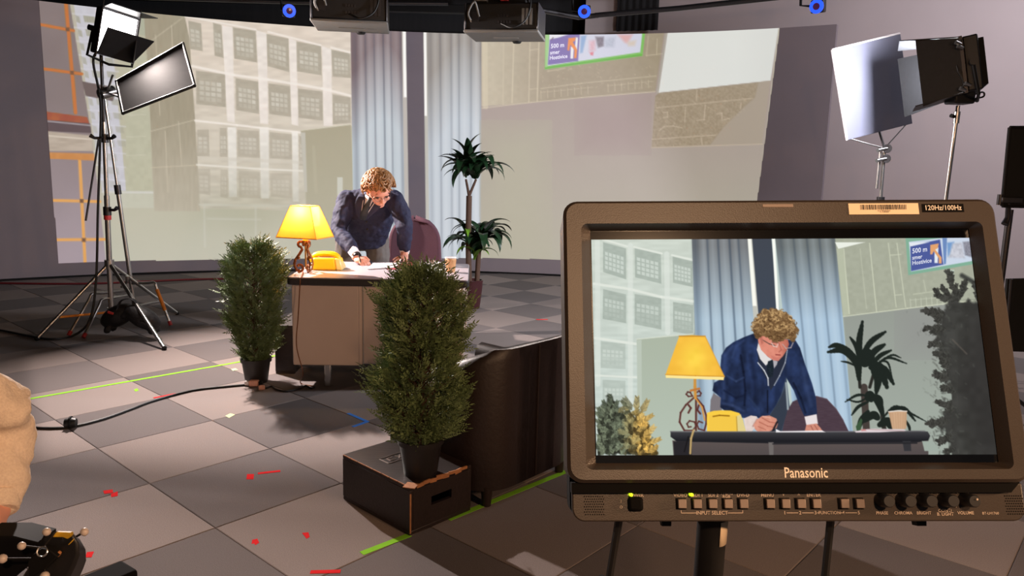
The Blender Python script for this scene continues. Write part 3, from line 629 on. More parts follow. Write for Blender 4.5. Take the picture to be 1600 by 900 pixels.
for a in (.4, 2.5, 4.6): g = gb + V((.48 * math.cos(a), .48 * math.sin(a), .012)); MB().tube(bez([cax2(.2), cax2(.22) + V((.3 * math.cos(a), .3 * math.sin(a), 0)), g], 5), .0125).build('leg', 'metal', t)
RY = 5.3
lc = at(1502, 106, RY)
tR, FR = barn_lamp('black studio lamp with open barn doors on the right stand', lc, (-.88, .42, -.2), .0, .36, .36, SIDE_POWER, (.90, .93, 1.0), {'l': (.0, .25), 'r': (.82, .50), 't': (.16, .35), 'b': (.10, .30)}, aim=(-.85, .45, -.2), mouth=.10, bsize=.8)
b = MB(); P = []
for i in range(9):
    a = i / 8; P.append([at(1500 + 26 * u + 6 * math.sin(9 * a + 3 * u), 62 - 8 * u + (80 + 14 * u) * a, RY - .16 + .1 * u + .02 * math.sin(5 * a + u * 4)) for u in (0, .25, .5, .75, 1.0)])
b.grid(P).build('black_wrap', 'black_foil', tR, solid=.006)
for i, (ax, ay) in enumerate(((1493, 66), (1496, 72), (1508, 130), (1500, 138))): MB().tube([at(ax, ay, RY - .2), at(ax + 9, ay + 3, RY - .2)], [.014, .009]).build('hinge_clip', 'metal', tR)
bx = at(1500, 150, RY); MB().box(bx, (.14, .14, .11)).build('ballast_box', 'black_plastic', tR, bevel=.012); MB().tube(bez([bx + V((.07, 0, 0)), bx + V((.15, 0, .03)), bx + V((.16, 0, .0)), bx + V((.08, 0, -.02))]), .006).build('tilt_handle', 'dark_metal', tR)
rb = V((at(1478, 330, RY).x - .03, RY, 0)); rt = at(1497, 165, RY)
t = thing('light_stand', 'slim steel light stand carrying the right lamp', 'stand', rb); rax = lambda z: rb + (rt - rb) * (z / rt.z)
MB().cyl(rax(.1), rax(1.2), .02).build('lower_column', 'metal', t); MB().cyl(rax(1.18), rt, .0135).build('upper_column', 'metal', t); MB().cyl(rax(rt.z - .12), rax(rt.z - .04), .021).build('spigot', 'metal', t)
MB().tube([rax(rt.z - .08), rax(rt.z - .08) + V((-.05, -.02, .01))], [.009, .014]).build('locking_knob', 'black', t)
hb = rax(.7)
for a in (.2, 2.3, 4.4): MB().cyl(hb, rb + V((.5 * math.cos(a), .5 * math.sin(a), .012)), .012).build('leg', 'metal', t)
FY = 4.3
q = [at(1578, 199, FY), at(1720, 199, FY), at(1712, 326, FY), at(1566, 322, FY)]
M['flag_cloth'] = mat('black_flag_cloth', C(15, 15, 16), 0.9, vary=.2)
t = thing('black_flag', 'black cloth flag at the right edge of the picture above the monitor', 'flag', sum(q, V()) / 4, 'black cloth flags at right')
MB().hexa([p for p in q], [p + V((0, .02, 0)) for p in q]).build('cloth', 'flag_cloth', t, smooth=False)
fe = MB()
for i in range(4): fe.tube([q[i], q[(i + 1) % 4]], .009, 8)
fe.build('wire_frame', 'black', t)
cl = at(1562, 312, FY); gs = thing('grip_stand', 'dark grip stand with clamp beside the black flags at right', 'stand', V((cl.x + .1, FY + .05, 0)))
MB().cyl((cl.x + .1, FY + .05, .05), (cl.x + .1, FY + .05, 1.3), .018).build('column', 'dark_metal', gs); MB().box(cl + V((.06, .0, .0)), (.12, .05, .035)).build('clamp', 'dark_metal', gs, bevel=.006); MB().cyl(cl + V((-.0, 0, -.03)), cl + V((0, 0, .03)), .014).build('clamp_screw', 'dark_metal', gs)
MB().tube([cl + V((.05, 0, 0)), cl + V((.08, .03, -.1)), cl + V((.06, .02, -.14))], [.012, .016, .02]).build('grip_knob', 'dark_metal', gs)
for a in (.2, 2.3, 4.4): MB().cyl((cl.x + .1, FY + .05, .3), (cl.x + .1 + .45 * math.cos(a), FY + .05 + .45 * math.sin(a), .012), .012).build('leg', 'dark_metal', gs)
q = [at(1592, 440, FY), at(1730, 436, FY), at(1730, 560, FY), at(1582, 555, FY)]
t = thing('black_flag', 'lower black cloth flag half hidden behind the right monitor edge', 'flag', sum(q, V()) / 4, 'black cloth flags at right')
MB().hexa([p + V((0, .1, 0)) for p in q], [p + V((0, .12, 0)) for p in q]).build('cloth', 'flag_cloth', t, smooth=False); MB().cyl(q[0] + V((.02, .1, 0)), q[3] + V((.02, .1, 0)), .01).build('wire_frame', 'dark_metal', t)

# ------------------------------------------------------------------ cables and tape on the floor
def cable(px, r, label, m='cable', z=None, n=8):
    pts = [fl(*p) + V((0, 0, r)) for p in px]
    return tag(MB().tube(bez(pts, n), r, 8).build('cable', m), label, 'cable')
cable([(-40, 443), (5, 444), (90, 445), (160, 444), (230, 441), (300, 438), (370, 437), (450, 438)], .012, 'dark red cable running along the foot of the curved screen', 'red_cable')
pts = [fl(-40, 513), fl(0, 518), fl(40, 526), fl(80, 532)]; pts = [p + V((0, 0, .011)) for p in pts]
pts += [at(115, 530, 6.0), at(140, 500, 6.05), at(150, 440, 6.1), at(153, 330, 6.15), at(156, 240, 6.2), at(157, 160, 6.22), at(146, 100, 6.22), at(150, 82, 6.22), at(158, 70, 6.24)]
pts[4].z = max(pts[4].z, .012)
tag(MB().tube(bez(pts, 8), .010, 8).build('cable', 'cable'), 'black lamp cable climbing the left light stand from the floor', 'cable')
cable([(-30, 672), (36, 669), (70, 671), (110, 669), (160, 657), (205, 641), (240, 628), (300, 612), (350, 606), (394, 602)], .0075, 'black power cable crossing the floor tiles to the left bush')
c = fl(111, 669); t = thing('cable_coupler', 'round black plug coupler on the floor cable', 'plug', c); MB().lathe([(.002, -.03), (.024, -.028), (.03, 0), (.024, .028), (.002, .03)], c + V((0, 0, .03)), 14, (1, .2, 0)).build('shell', 'black_plastic', t); MB().lathe([(.026, -.006), (.034, -.004), (.034, .004), (.026, .006)], c + V((0, 0, .034)), 14, (1, .2, 0)).build('ring', 'black', t)
M['clear_plug'] = mat('salmon_plastic', C(235, 170, 150), .3, vary=.2)
c = fl(397, 603); t = thing('power_socket', 'pale pink cable socket on the floor before the left bush pot', 'plug', c); MB().box(c + V((0, 0, .02)), (.06, .045, .04)).build('body', 'clear_plug', t, bevel=.008); MB().box(c + V((-.045, 0, .02)), (.03, .03, .03)).build('plug', 'white', t, bevel=.006); MB().box(c + V((.042, .01, .018)), (.025, .03, .03)).build('plug', 'black', t, bevel=.006)
cable([(404, 602), (412, 603), (415, 608), (424, 605), (432, 610), (446, 613), (458, 611), (470, 608), (478, 604), (486, 608), (492, 606)], .006, 'thin black flex wriggling from the socket to the desk')
c = fl(409, 609); tag(MB().box(c + V((0, 0, .015)), (.04, .035, .028), Matrix.Rotation(.4, 3, 'Z')).build('small_plug', 'clear_plug', bevel=.006), 'small salmon plug lying beside the pink socket', 'plug')
def tape(quad, m, label, group):
    q = [fl(*p) + V((0, 0, .0012)) for p in quad]
    return tag(MB().hexa([p - V((0, 0, .001)) for p in q], q).build('floor_tape', m, smooth=False), label, 'tape', group)
def strip(p, q_, wd, m, label, group):
    a, b = fl(*p), fl(*q_); n = (b - a).cross(V((0, 0, 1))).normalized() * wd / 2; z = V((0, 0, .0015))
    return tag(MB().hexa([a - n, b - n, b + n, a + n], [a - n + z, b - n + z, b + n + z, a + n + z]).build('floor_tape', m, smooth=False), label, 'tape', group)
GT, RT = 'green tape lines', 'red tape marks'
strip((20, 628), (378, 565), .028, 'tape_green', 'long green tape line left of the left bush', GT)
strip((424, 557), (470, 549), .028, 'tape_green', 'green tape line between left bush and desk', GT)
strip((565, 865), (640, 836), .03, 'tape_green', 'green tape strip running under the apple box front corner', GT)
strip((700, 812), (960, 706), .03, 'tape_green', 'green tape strip under the armchair', GT)
strip((403, 740), (438, 736), .02, 'tape_red', 'red tape strip right of the red square in mid floor', RT)
strip((485, 894), (532, 893), .022, 'tape_red', 'thick red tape strip at the bottom edge of the floor', RT)
strip((240, 622), (276, 615), .02, 'tape_red', 'red tape strip beside the black floor cable', RT)
tape([(386, 741), (397, 741), (396, 749), (385, 749)], 'tape_red', 'red tape square left of the mid floor strip', RT)
tape([(161, 767), (176, 765), (177, 770), (163, 772)], 'tape_red', 'left one of two touching red tape scraps on the dark tile', RT)
tape([(173, 772), (184, 768), (184, 775), (174, 777)], 'tape_red', 'right one of two touching red tape scraps on the dark tile', RT)
tape([(394, 844), (402, 842), (405, 848), (399, 852), (393, 850)], 'tape_red', 'round red tape scrap left of the apple box', RT)
tape([(472, 833), (482, 832), (484, 839), (479, 842)], 'tape_red', 'folded red tape scrap near the apple box', RT)
tape([(136, 863), (147, 862), (143, 871), (133, 871)], 'tape_red', 'red tape scrap just right of the camera rig', RT)
tape([(124, 873), (131, 871), (129, 878), (122, 880)], 'tape_red', 'tiny red tape scrap touching the camera rig outline', RT)
strip((838, 499.3), (856, 499.3), .03, 'tape_red', 'red tape mark on the far floor behind the armchair', RT)
tape([(352, 650), (360, 646), (367, 648), (358, 653)], 'tape_pale', 'pale yellow-green tape square on the mid floor', 'pale tape squares')
tape([(361, 577), (368, 575.5), (372, 578), (364, 579.5)], 'tape_pale', 'pale tape square left of the bush pot', 'pale tape squares')
tape([(209, 609), (214, 607), (217, 610), (212, 612)], 'tape_green', 'small green tape scrap near the black floor cable', GT)
strip((544, 646), (574, 659), .022, 'tape_blue', 'far arm of the blue tape arrow before the desk', 'blue tape corner'); strip((551, 667), (575, 658.5), .022, 'tape_blue', 'near arm of the blue tape arrow before the desk', 'blue tape corner')

# ------------------------------------------------------------------ desk
M['desk_top'] = mat('desk_laminate', C(176, 165, 171), 0.33, vary=0.03, scale=12)
M['desk_edge'] = mat('desk_edge', C(38, 34, 35), 0.5); M['desk_panel'] = mat('desk_panel_enamel', C(192, 174, 164), 0.5, vary=0.03, scale=8)
M['desk_frame'] = mat('desk_frame_enamel', C(62, 62, 68), 0.5)
da = math.radians(3.1); dx = V((math.cos(da), math.sin(da), 0)); dy = V((-math.sin(da), math.cos(da), 0)); dO = fl(447, 433, .74); dO.z = 0
FD = frame(dO, dx, dy, (0, 0, 1)); DW, DD = 1.165, .84
t = desk = thing('office_desk', 'steel office desk with pale lilac top, dark edge and grey-brown front panels', 'desk', dO)
def slab(mb, x0, y0, x1, y1, r, z0, z1, n=6):
    pts = []
    for cx_, cy_, a0_ in ((x1 - r, y1 - r, 0), (x0 + r, y1 - r, 90), (x0 + r, y0 + r, 180), (x1 - r, y0 + r, 270)):
        for i in range(n + 1): a = math.radians(a0_ + 90 * i / n); pts.append((cx_ + r * math.cos(a), cy_ + r * math.sin(a)))
    k = len(pts); return mb.add([(x, y, z0) for x, y in pts] + [(x, y, z1) for x, y in pts], [tuple(range(k))[::-1], tuple(range(k, 2 * k))] + [(i, (i + 1) % k, k + (i + 1) % k, k + i) for i in range(k)])
slab(MB(FD), .006, .006, DW - .006, DD - .006, .03, .716, .74).build('desktop', 'desk_top', t, bevel=.003)
slab(MB(FD), 0, 0, DW, DD, .035, .69, .7335).build('edge_band', 'desk_edge', t, bevel=.006)
MB(FD).box((.235, .06, .42), (.43, .025, .54)).build('front_panel', 'desk_panel', t, bevel=.008)
MB(FD).box((.80, .075, .425), (.66, .025, .53)).build('front_panel', 'desk_panel', t, bevel=.008)
MB(FD).tube([(.455, .062, .16), (.455, .062, .69)], .016, 12).build('panel_strip', 'desk_panel', t); MB(FD).tube([(.475, .066, .16), (.475, .066, .69)], .007, 8).build('panel_strip', 'metal', t)
for x in (.03, DW - .04):
    MB(FD).box((x, .42, .43), (.02, .68, .52)).build('side_panel', 'desk_panel', t, bevel=.006)
MB(FD).box((.24, .45, .43), (.40, .7, .50)).build('drawer_pedestal', 'desk_panel', t, bevel=.006)
for x, y in ((.24, .09), (DW - .2, .09), (.24, .74), (DW - .2, .74)): MB(FD).box((x, y, .083), (.045, .045, .166)).build('leg', 'metal', t, bevel=.008)
MB(FD).box((.6, .09, .15), (1.1, .03, .035)).build('stretcher', 'desk_frame', t, bevel=.005); MB(FD).box((.62, .74, .36), (1.06, .02, .4)).build('rear_apron', 'desk_panel', t, bevel=.005)
MB(FD).box((.50, .073, .165), (.12, .01, .012)).build('bright_lip', 'metal', t)

# ------------------------------------------------------------------ desk lamp
M['shade'] = mat('yellow_fabric_shade', C(250, 195, 60), 0.8, vary=0.06, scale=30, trans=0.0)
nt = M['shade'].node_tree; b = nt.nodes['Principled BSDF']; tr = nt.nodes.new('ShaderNodeBsdfTranslucent'); tr.inputs[0].default_value = (1.0, .56, .13, 1)
ad = nt.nodes.new('ShaderNodeMixShader'); ad.inputs[0].default_value = .45; nt.links.new(b.outputs[0], ad.inputs[1]); nt.links.new(tr.outputs[0], ad.inputs[2]); nt.links.new(ad.outputs[0], nt.nodes['Material Output'].inputs['Surface'])
M['iron'] = mat('wrought_iron_bronze', C(120, 72, 40), 0.45, 0.6, vary=.25); M['brass'] = mat('brass', C(190, 140, 70), .35, .8)
L0 = fl(478, 425, .742); t = thing('table_lamp', 'glowing yellow pyramid shade lamp with scrolled iron base on the desk', 'lamp', L0)
Rz = Matrix.Rotation(math.radians(-14), 4, 'Z'); F = Matrix.Translation(L0) @ Rz
zb, zt, wb, wt = .235, .44, .145, .072
def ringq(w_, z, d=.82): return [(-w_, -w_ * d, z), (w_, -w_ * d, z), (w_, w_ * d, z), (-w_, w_ * d, z)]
A0, A1 = ringq(wb, zb), ringq(wt, zt); sh = MB(F); i0, i1 = ringq(wb - .003, zb), ringq(wt - .003, zt)
for i in range(4):
    j = (i + 1) % 4; sh.grid([[tuple(V(A0[i]).lerp(V(A1[i]), k / 4)) for k in range(5)], [tuple(V(A0[j]).lerp(V(A1[j]), k / 4)) for k in range(5)]])
shd = sh.build('shade', 'shade', t, smooth=False); tr_ = MB(F)
for Q, r in ((A0, .0035), (A1, .003)):
    for i in range(4): tr_.tube([Q[i], Q[(i + 1) % 4]], r, 6)
for i in range(4): tr_.tube([A0[i], A1[i]], .0022, 6)
M['trim'] = mat('shade_trim', C(235, 170, 70), .7); tr_.build('shade_trim', 'trim', shd)
sp = MB(F)
for i in range(4): sp.tube([A1[i], (0, 0, zt - .004)], .002, 5)
sp.build('shade_spider', 'brass', t)
MB(F).cyl((0, 0, .02), (0, 0, .30), .006).build('stem', 'brass', t)
M['bulb'] = mat('warm_bulb', C(255, 220, 150), .4, emit=(1, .62, .22, 1), estr=16); MB(F).ball((0, 0, .36), .028, 14).build('bulb', 'bulb', t); MB(F).cyl((0, 0, .29), (0, 0, .335), .014).build('socket', 'brass', t)
for a in (200, 320, 80):
    ca, sa = math.cos(math.radians(a)), math.sin(math.radians(a)); P = []
    sc_ = [(.018, .175)] + [(.03 + .018 * math.cos(q), .185 + .018 * math.sin(q)) for q in np.linspace(3.2, -1.6, 8)] + [(.022, .15), (.04, .12), (.068, .08), (.075, .045), (.06, .012)] + [(.04 + .022 * math.cos(q), .026 + .022 * math.sin(q)) for q in np.linspace(-.8, -5.6, 10)]
    for r, z in sc_: P.append((r * ca, r * sa, z))
    MB(F).tube(P, [(.0035, .009)] * len(P), 8, side=(-sa, ca, 0)).build('scroll_leg', 'iron', t)
    MB(F).ball((.045 * ca, .045 * sa, .095), .010, 8, (1, 1, 1.4)).build('leaf_knob', 'iron', t)
MB(F).lathe([(.004, .19), (.016, .2), (.02, .212), (.008, .225)], n=14).build('collar', 'brass', t)
cd = [L0 + V((-.01, -.03, .004)), fl(470, 434, .745), dO + dx * .09 + dy * -.008 + V((0, 0, .72)), dO + dx * .075 + dy * -.012 + V((0, 0, .5)), dO + dx * .06 + dy * -.014 + V((0, 0, .3)), dO + dx * .10 + V((0, -.02, .12)), fl(470, 600) + V((0, 0, .006)), fl(492, 605) + V((0, 0, .006))]
tag(MB().tube(bez(cd, 8), .0035, 6).build('lamp_cord', 'iron'), 'thin brown lamp cord hanging down the left desk front', 'cord')
pl = bpy.data.lights.new('bulb_light', 'POINT'); pl.energy = DESK_POWER; pl.color = (1, .60, .22); pl.shadow_soft_size = .03
po = bpy.data.objects.new('bulb_light', pl); COL.objects.link(po); po.location = F @ V((0, 0, .395)); under(po, t); po.matrix_parent_inverse = Matrix.Translation(L0).inverted()

# ------------------------------------------------------------------ phone, papers, cup
M['phone'] = mat('yellow_phone_plastic', C(246, 200, 28), .4, vary=.03); M['phone_slot_shade'] = mat('phone_shadow_gap', C(180, 130, 20), .5); M['clear_yellow'] = mat('pale_clear_plastic', C(230, 205, 130), .25)
pc = fl(513, 419, .742); t = thing('telephone', 'yellow plastic desk telephone with handset on top', 'telephone', pc); F = Matrix.Translation(pc) @ Matrix.Rotation(.05, 4, 'Z') @ Matrix.Diagonal((1, -1, 1, 1))
MB(F).add([(-.1, -.07, 0), (.075, -.07, 0), (.075, .11, 0), (-.1, .11, 0), (-.09, -.05, .05), (.065, -.05, .05), (.06, .095, .085), (-.085, .095, .085)], [(3, 2, 1, 0), (0, 1, 5, 4), (1, 2, 6, 5), (2, 3, 7, 6), (3, 0, 4, 7), (4, 5, 6, 7)]).build('base', 'phone', t, bevel=.012)
P = [(-.1, 0, .062), (-.085, 0, .092), (-.05, 0, .104), (0, 0, .107), (.04, 0, .104), (.07, 0, .09), (.085, 0, .062)]
MB(F).tube(bez([(x, .03, z) for x, y, z in P], 4), [(.028, .017)] * 25, 12, side=(0, 1, 0)).build('handset', 'phone', t)
for x in (-.088, .072): MB(F).lathe([(.002, 0), (.033, .002), (.036, .02), (.03, .034), (.002, .036)], (x, .03, .045), 18).build('handset_cap', 'phone', t)
MB(F).box((-.01, -.004, .083), (.1, .012, .012)).build('handset_gap_shade', 'phone_slot_shade', t, bevel=.003)  # darker yellow strip stands for the shaded slot under the handset
MB(F).add([(.075, -.07, 0), (.115, -.062, 0), (.115, .1, 0), (.075, .11, 0), (.066, -.05, .052), (.098, -.045, .05), (.098, .085, .075), (.062, .095, .085)], [(3, 2, 1, 0), (0, 1, 5, 4), (1, 2, 6, 5), (2, 3, 7, 6), (3, 0, 4, 7), (4, 5, 6, 7)]).build('end_cover', 'clear_yellow', t, bevel=.008)
kp = MB(F)
for i in range(12): kp.box((-.035 + .03 * (i % 3), -.045 + .016 * (i // 3), .058 + .003 * (i // 3)), (.016, .01, .006))
tag(kp.build('key', 'white', t), kind='stuff')
def flat(name, quad, z, m, label, cat, th=.002, bevel=0):
    q = [fl(*p, z) for p in quad]; return tag(MB().hexa([p - V((0, 0, th)) for p in q], q).build(name, m, smooth=False, bevel=bevel), label, cat)
M['folder'] = mat('red_folder', C(150, 50, 58), .5); M['dark_paper'] = mat('dark_notepad', C(70, 72, 84), .5); M['cup'] = mat('kraft_cup_paper', C(226, 184, 138), .7, vary=.06, scale=15); M['paper2'] = mat('bluish_sheet', C(205, 205, 215), .6)
flat('red_folder', [(604, 421), (652, 419), (640, 411), (612, 413)], .7435, 'folder', 'dark red folder lying under the white notebook', 'folder')
c = [fl(574, 419.5, .75), fl(619, 417, .75), fl(622, 410.5, .75), (fl(583, 411, .75))]
t = thing('notebook', 'open white notebook under the man\'s hands', 'notebook', sum(c, V()) / 4 - V((0, 0, .008)))
MB().hexa([p - V((0, 0, .0065)) for p in c], c).build('page_block', 'white', t, smooth=False)
mid = [(c[0] + c[1]) / 2, (c[2] + c[3]) / 2]; MB().tube([mid[0] + V((0, 0, .001)), mid[1] + V((0, 0, .001))], .002, 6).build('gutter', 'paper2', t)
MB().hexa([c[1], c[1] + V((.02, .01, .03)), c[2] + V((.02, .0, .03)), c[2]], [p + V((.003, 0, -.002)) for p in (c[1], c[1] + V((.02, .01, .03)), c[2] + V((.02, .0, .03)), c[2])]).build('lifted_page', 'white', t, smooth=False)
flat('notepad', [(566, 414), (582, 412.5), (580, 407), (568, 408)], .7445, 'dark_paper', 'small dark notepad left of the white notebook', 'notepad', .003)
flat('paper_sheet', [(628, 424), (668, 423), (664, 418), (632, 419)], .7425, 'paper2', 'pale loose sheet in front of the red folder', 'paper', .001)
flat('paper_sheet', [(668, 428), (702, 430), (700, 421), (672, 420)], .7425, 'white', 'white loose sheet lying before the paper cup', 'paper', .001)
flat('red_card', [(636, 413), (652, 418), (656, 415), (640, 409)], .7455, 'folder', 'red card lying aslant beside the man\'s left hand', 'card', .002)
pen0 = fl(616, 414, .757); tag(MB().tube([pen0 + V((-.03, -.04, -.003)), pen0 + V((.03, .04, .006))], [.003, .005], 8).build('pen', 'dark_metal'), 'grey pen lying on the right notebook page', 'pen')
pc = fl(680, 414, .742); t = thing('saucer', 'white china saucer left of the paper cup', 'saucer', pc); MB().lathe([(.002, 0), (.04, .001), (.075, .014), (.078, .016), (.074, .017), (.04, .006), (.002, .006)], pc, 28).build('plate', 'white', t)
tag(MB().ball(pc + V((-.02, 0, .022)), .016, 10, (1, .8, 1)).build('sweet', 'clear_plug'), 'small pinkish sweet lying on the white saucer', 'sweet')
cc = fl(704, 425, .7405); t = thing('paper_cup', 'ribbed tan paper cup at the right end of the desk', 'cup', cc); n = 36
prof = [(.002, 0), (.029, 0), (.030, .004), (.038, .098), (.039, .1), (.0375, .102), (.036, .098), (.029, .01), (.002, .01)]
MB().lathe(prof[:4] + [(.037, .1)] + prof[6:], cc, 30).build('wall', 'cup', t); MB().lathe([(.0365, .096), (.0395, .097), (.0405, .1), (.0395, .103), (.0365, .102), (.036, .099)], cc, 30).build('rim', 'white', t)
rb_ = MB()
for i in range(30): a = 2 * math.pi * i / 30; u = V((math.cos(a), math.sin(a), 0)); rb_.tube([cc + u * .0305 + V((0, 0, .01)), cc + u * .0375 + V((0, 0, .088))], .0016, 5)
tag(rb_.build('rib', 'cup', t), kind='stuff'); MB().lathe([(.001, .09), (.0355, .09), (.0355, .091), (.001, .0915)], cc, 24).build('coffee', 'folder', t)

# ------------------------------------------------------------------ apple boxes
M['apple'] = mat('black_stained_plywood', C(40, 30, 28), .45, vary=.35, scale=14, aniso=(1, 8, 8), bump=.1); M['raw_wood'] = mat('worn_raw_wood', C(168, 112, 70), .7, vary=.35, scale=24); M['mark'] = mat('stencil_paint', C(150, 135, 128), .7)
def apple(label, p, ux, wd, dp, h, group=None):
    p = V(p); ux = V(ux).normalized(); uy = V((-ux.y, ux.x, 0)); F = frame(p, ux, uy, (0, 0, 1)); t = thing('apple_box', label, 'box', p, group)
    e = .018
    MB(F).box((wd / 2, dp / 2, h - e / 2), (wd, dp, e)).build('top_board', 'apple', t, bevel=.003)
    MB(F).box((wd / 2, dp / 2, e / 2), (wd - .002, dp - .002, e)).build('bottom_board', 'apple', t, bevel=.003)
    for y in (e / 2, dp - e / 2): MB(F).box((wd / 2, y, h / 2), (wd, e, h - 2 * e)).build('side_board', 'apple', t, bevel=.002)
    for x in (e / 2, wd - e / 2):
        b = MB(F); hw, hh, zc_ = .055, .019, h * .55
        b.box((x, dp * .25 - hw / 2 + e / 2, h / 2), (e, dp * .5 - hw - e, h - 2 * e)); b.box((x, dp * .75 + hw / 2 - e / 2, h / 2), (e, dp * .5 - hw - e, h - 2 * e))
        b.box((x, dp / 2, (e + zc_ - hh) / 2), (e, 2 * hw, zc_ - hh - e)); b.box((x, dp / 2, (h - e + zc_ + hh) / 2), (e, 2 * hw, h - e - zc_ - hh)); b.build('end_board', 'apple', t)
    return t, F
bl, bf, br = fl(536, 780), fl(640, 838), fl(745, 800)
ux = (bf - bl).normalized(); wd = (bf - bl).length; dp = .335; h = .208
tB, F = apple('worn black apple box carrying the nearer bush', bl, ux, wd, dp, h)
chp = MB(F); chp.box((wd - .008, .012, h + .0005), (.05, .05, .003), Matrix.Rotation(.5, 3, 'Z'))
for i in range(9): chp.box((wd - .002, .02 + i * .034, h - .004 - .004 * (i % 2)), (.006, .035, .012 + .008 * random.random()), Matrix.Rotation(random.uniform(-.1, .1), 3, 'X'))
for i in range(8): chp.box((.03 + i * .055, .0005, h - .0015), (.05, .004, .004))
chp.box((wd, .003, h * .45), (.004, .006, h * .8)); tag(chp.build('worn_lit_edge', 'raw_wood', tB), kind='stuff')  # raw wood edge chips; their orange also holds the warm edge light
mk = MB(F); x0, y0 = wd * .40, dp * .47
for a, b_ in (((-.075, .03), (.05, .03)), ((.05, .03), (.085, 0)), ((.085, 0), (.05, -.03)), ((.05, -.03), (-.075, -.03)), ((-.075, -.03), (-.075, .03)), ((-.05, .012), (-.02, .012)), ((-.05, -.014), (-.02, -.014)), ((-.05, .012), (-.05, -.014)), ((-.005, .014), (.02, -.014)), ((.02, .014), (-.005, -.014)), ((.035, .014), (.035, -.014))):
    mk.tube([(x0 + a[1] * 1.1, y0 + a[0], h + .0005), (x0 + b_[1] * 1.1, y0 + b_[0], h + .0005)], [(.0032, .0012)] * 2, 6)
tag(mk.build('stencil_mark', 'mark', tB), kind='stuff')
p = fl(428, 585); apple('tall dark apple box standing on edge at the left end of the desk', (p.x + .005, p.y + .02, 0), (1, .05, 0), .135, .46, .345)

# ------------------------------------------------------------------ tub armchair
M['leather'] = mat('brown_leather', C(34, 22, 19), .5, vary=.15, scale=60, bump=.12); M['dark_wood'] = mat('dark_wood', C(38, 26, 22), .5)
an = V((-.755, .655, 0)); au = V((.655, .755, 0)); Ac = V((.128, 3.250, 0)) ; F = frame(Ac, au, an, (0, 0, 1))   # x along back, y forward of chair
t = thing('armchair', 'dark brown leather tub armchair seen from behind, right of the nearer bush', 'armchair', Ac)
def upath(hw, dp_, r, n=8):
    pts = [(-hw, dp_)]
    for cx_, a0_ in ((-hw + r, 180), (hw - r, 270)):
        for i in range(n + 1): a = math.radians(a0_ + 90 * i / n); pts.append((cx_ + r * math.cos(a), r + r * math.sin(a)))
    pts.append((hw, dp_)); return pts
def resamp(pts, n):
    P = [V((x, y, 0)) for x, y in pts]; L = [0]
    for a, b_ in zip(P[:-1], P[1:]): L.append(L[-1] + (b_ - a).length)
    out = []
    for i in range(n):
        s_ = L[-1] * i / (n - 1); k_ = max(j for j in range(len(L) - 1) if L[j] <= s_ + 1e-9); out.append(P[k_].lerp(P[k_ + 1], (s_ - L[k_]) / max(1e-9, L[k_ + 1] - L[k_])))
    return out
o_ = resamp(upath(.335, .62, .17), 44); i_ = resamp(upath(.235, .62, .10), 44); b = MB(F); P = []
for k_, (a, c_) in enumerate(zip(o_, i_)):
    s_ = abs(k_ / 43 * 2 - 1); ht = .70 - .15 * max(0, min(1, (s_ - .30) / .5)); zb_ = .075
    md = (a + c_) / 2; P.append([V((a.x, a.y, zb_)), V((a.x, a.y, .3)), V((a.x, a.y, ht - .05)), a.lerp(md, .3) + V((0, 0, ht - .012)), md + V((0, 0, ht)), c_.lerp(md, .3) + V((0, 0, ht - .012)), V((c_.x, c_.y, ht - .05)), V((c_.x, c_.y, .3)), V((c_.x, c_.y, zb_))])
b.grid(P); m_ = len(P[0]); k0 = len(b.v) - 44 * m_; b.f += [tuple(range(k0 + m_ - 1, k0 - 1, -1)), tuple(range(k0 + 43 * m_, k0 + 44 * m_))]
b.f += [(k0 + i * m_, k0 + (i + 1) * m_, k0 + (i + 1) * m_ + m_ - 1, k0 + i * m_ + m_ - 1) for i in range(43)]
b.build('shell', 'leather', t, ang=60)
MB(F).box((0, .36, .21), (.47, .5, .16)).build('seat_base', 'leather', t, bevel=.02); MB(F).box((0, .37, .36), (.46, .5, .13)).build('seat_cushion', 'leather', t, bevel=.045, seg=4)
MB(F).tube([(0.0, -.002, .08), (.0, -.002, .69)], .004, 6).build('back_seam', 'leather', t)
for x, y in ((.26, .06), (-.26, .06), (.27, .56), (-.27, .56)): MB(F).cyl((x, y, 0), (x, y, .09), .02, .028).build('leg', 'dark_wood', t)

# ------------------------------------------------------------------ purple office chair
M['mauve'] = mat('mauve_upholstery', C(92, 58, 70), .9, vary=.1, scale=120, bump=.1)
oc = at(648, 380, 6.45); oc.z = 0; t = thing('office_chair', 'mauve upholstered office chair behind the desk', 'chair', oc); F = Matrix.Translation(oc) @ Matrix.Rotation(.12, 4, 'Z')
P = []
for i in range(17):
    v = i / 16; z = .50 + .52 * v; wv = .235 * (1 - .10 * v) * (1 if v < .55 else math.sqrt(max(0.0004, 1 - ((v - .55) / .45) ** 2.6)))
    P.append([V((wv * u, -.03 + .022 * (1 - u * u) + .03 * v, z)) for u in np.linspace(-1, 1, 17)])
MB(F).grid(P).build('backrest', 'mauve', t, solid=.05, bevel=0)
MB(F).box((0, -.22, .47), (.48, .46, .09)).build('seat', 'mauve', t, bevel=.035, seg=4); MB(F).box((0, .06, .5), (.07, .02, .3)).build('back_bar', 'black', t); MB(F).cyl((0, -.2, .1), (0, -.2, .43), .028).build('gas_column', 'black', t)
MB(F).box((0, -.08, .41), (.06, .32, .03)).build('seat_bracket', 'black', t)
for k_ in range(5):
    a = .3 + k_ * 2 * math.pi / 5; e = V((.27 * math.cos(a), -.2 + .27 * math.sin(a), .075)); MB(F).tube([(0, -.2, .11), e], [.025, .016]).build('base_arm', 'black', t); MB(F).cyl(e + V((-.012, 0, -.045)), e + V((.012, 0, -.045)), .03).build('caster', 'black', t)

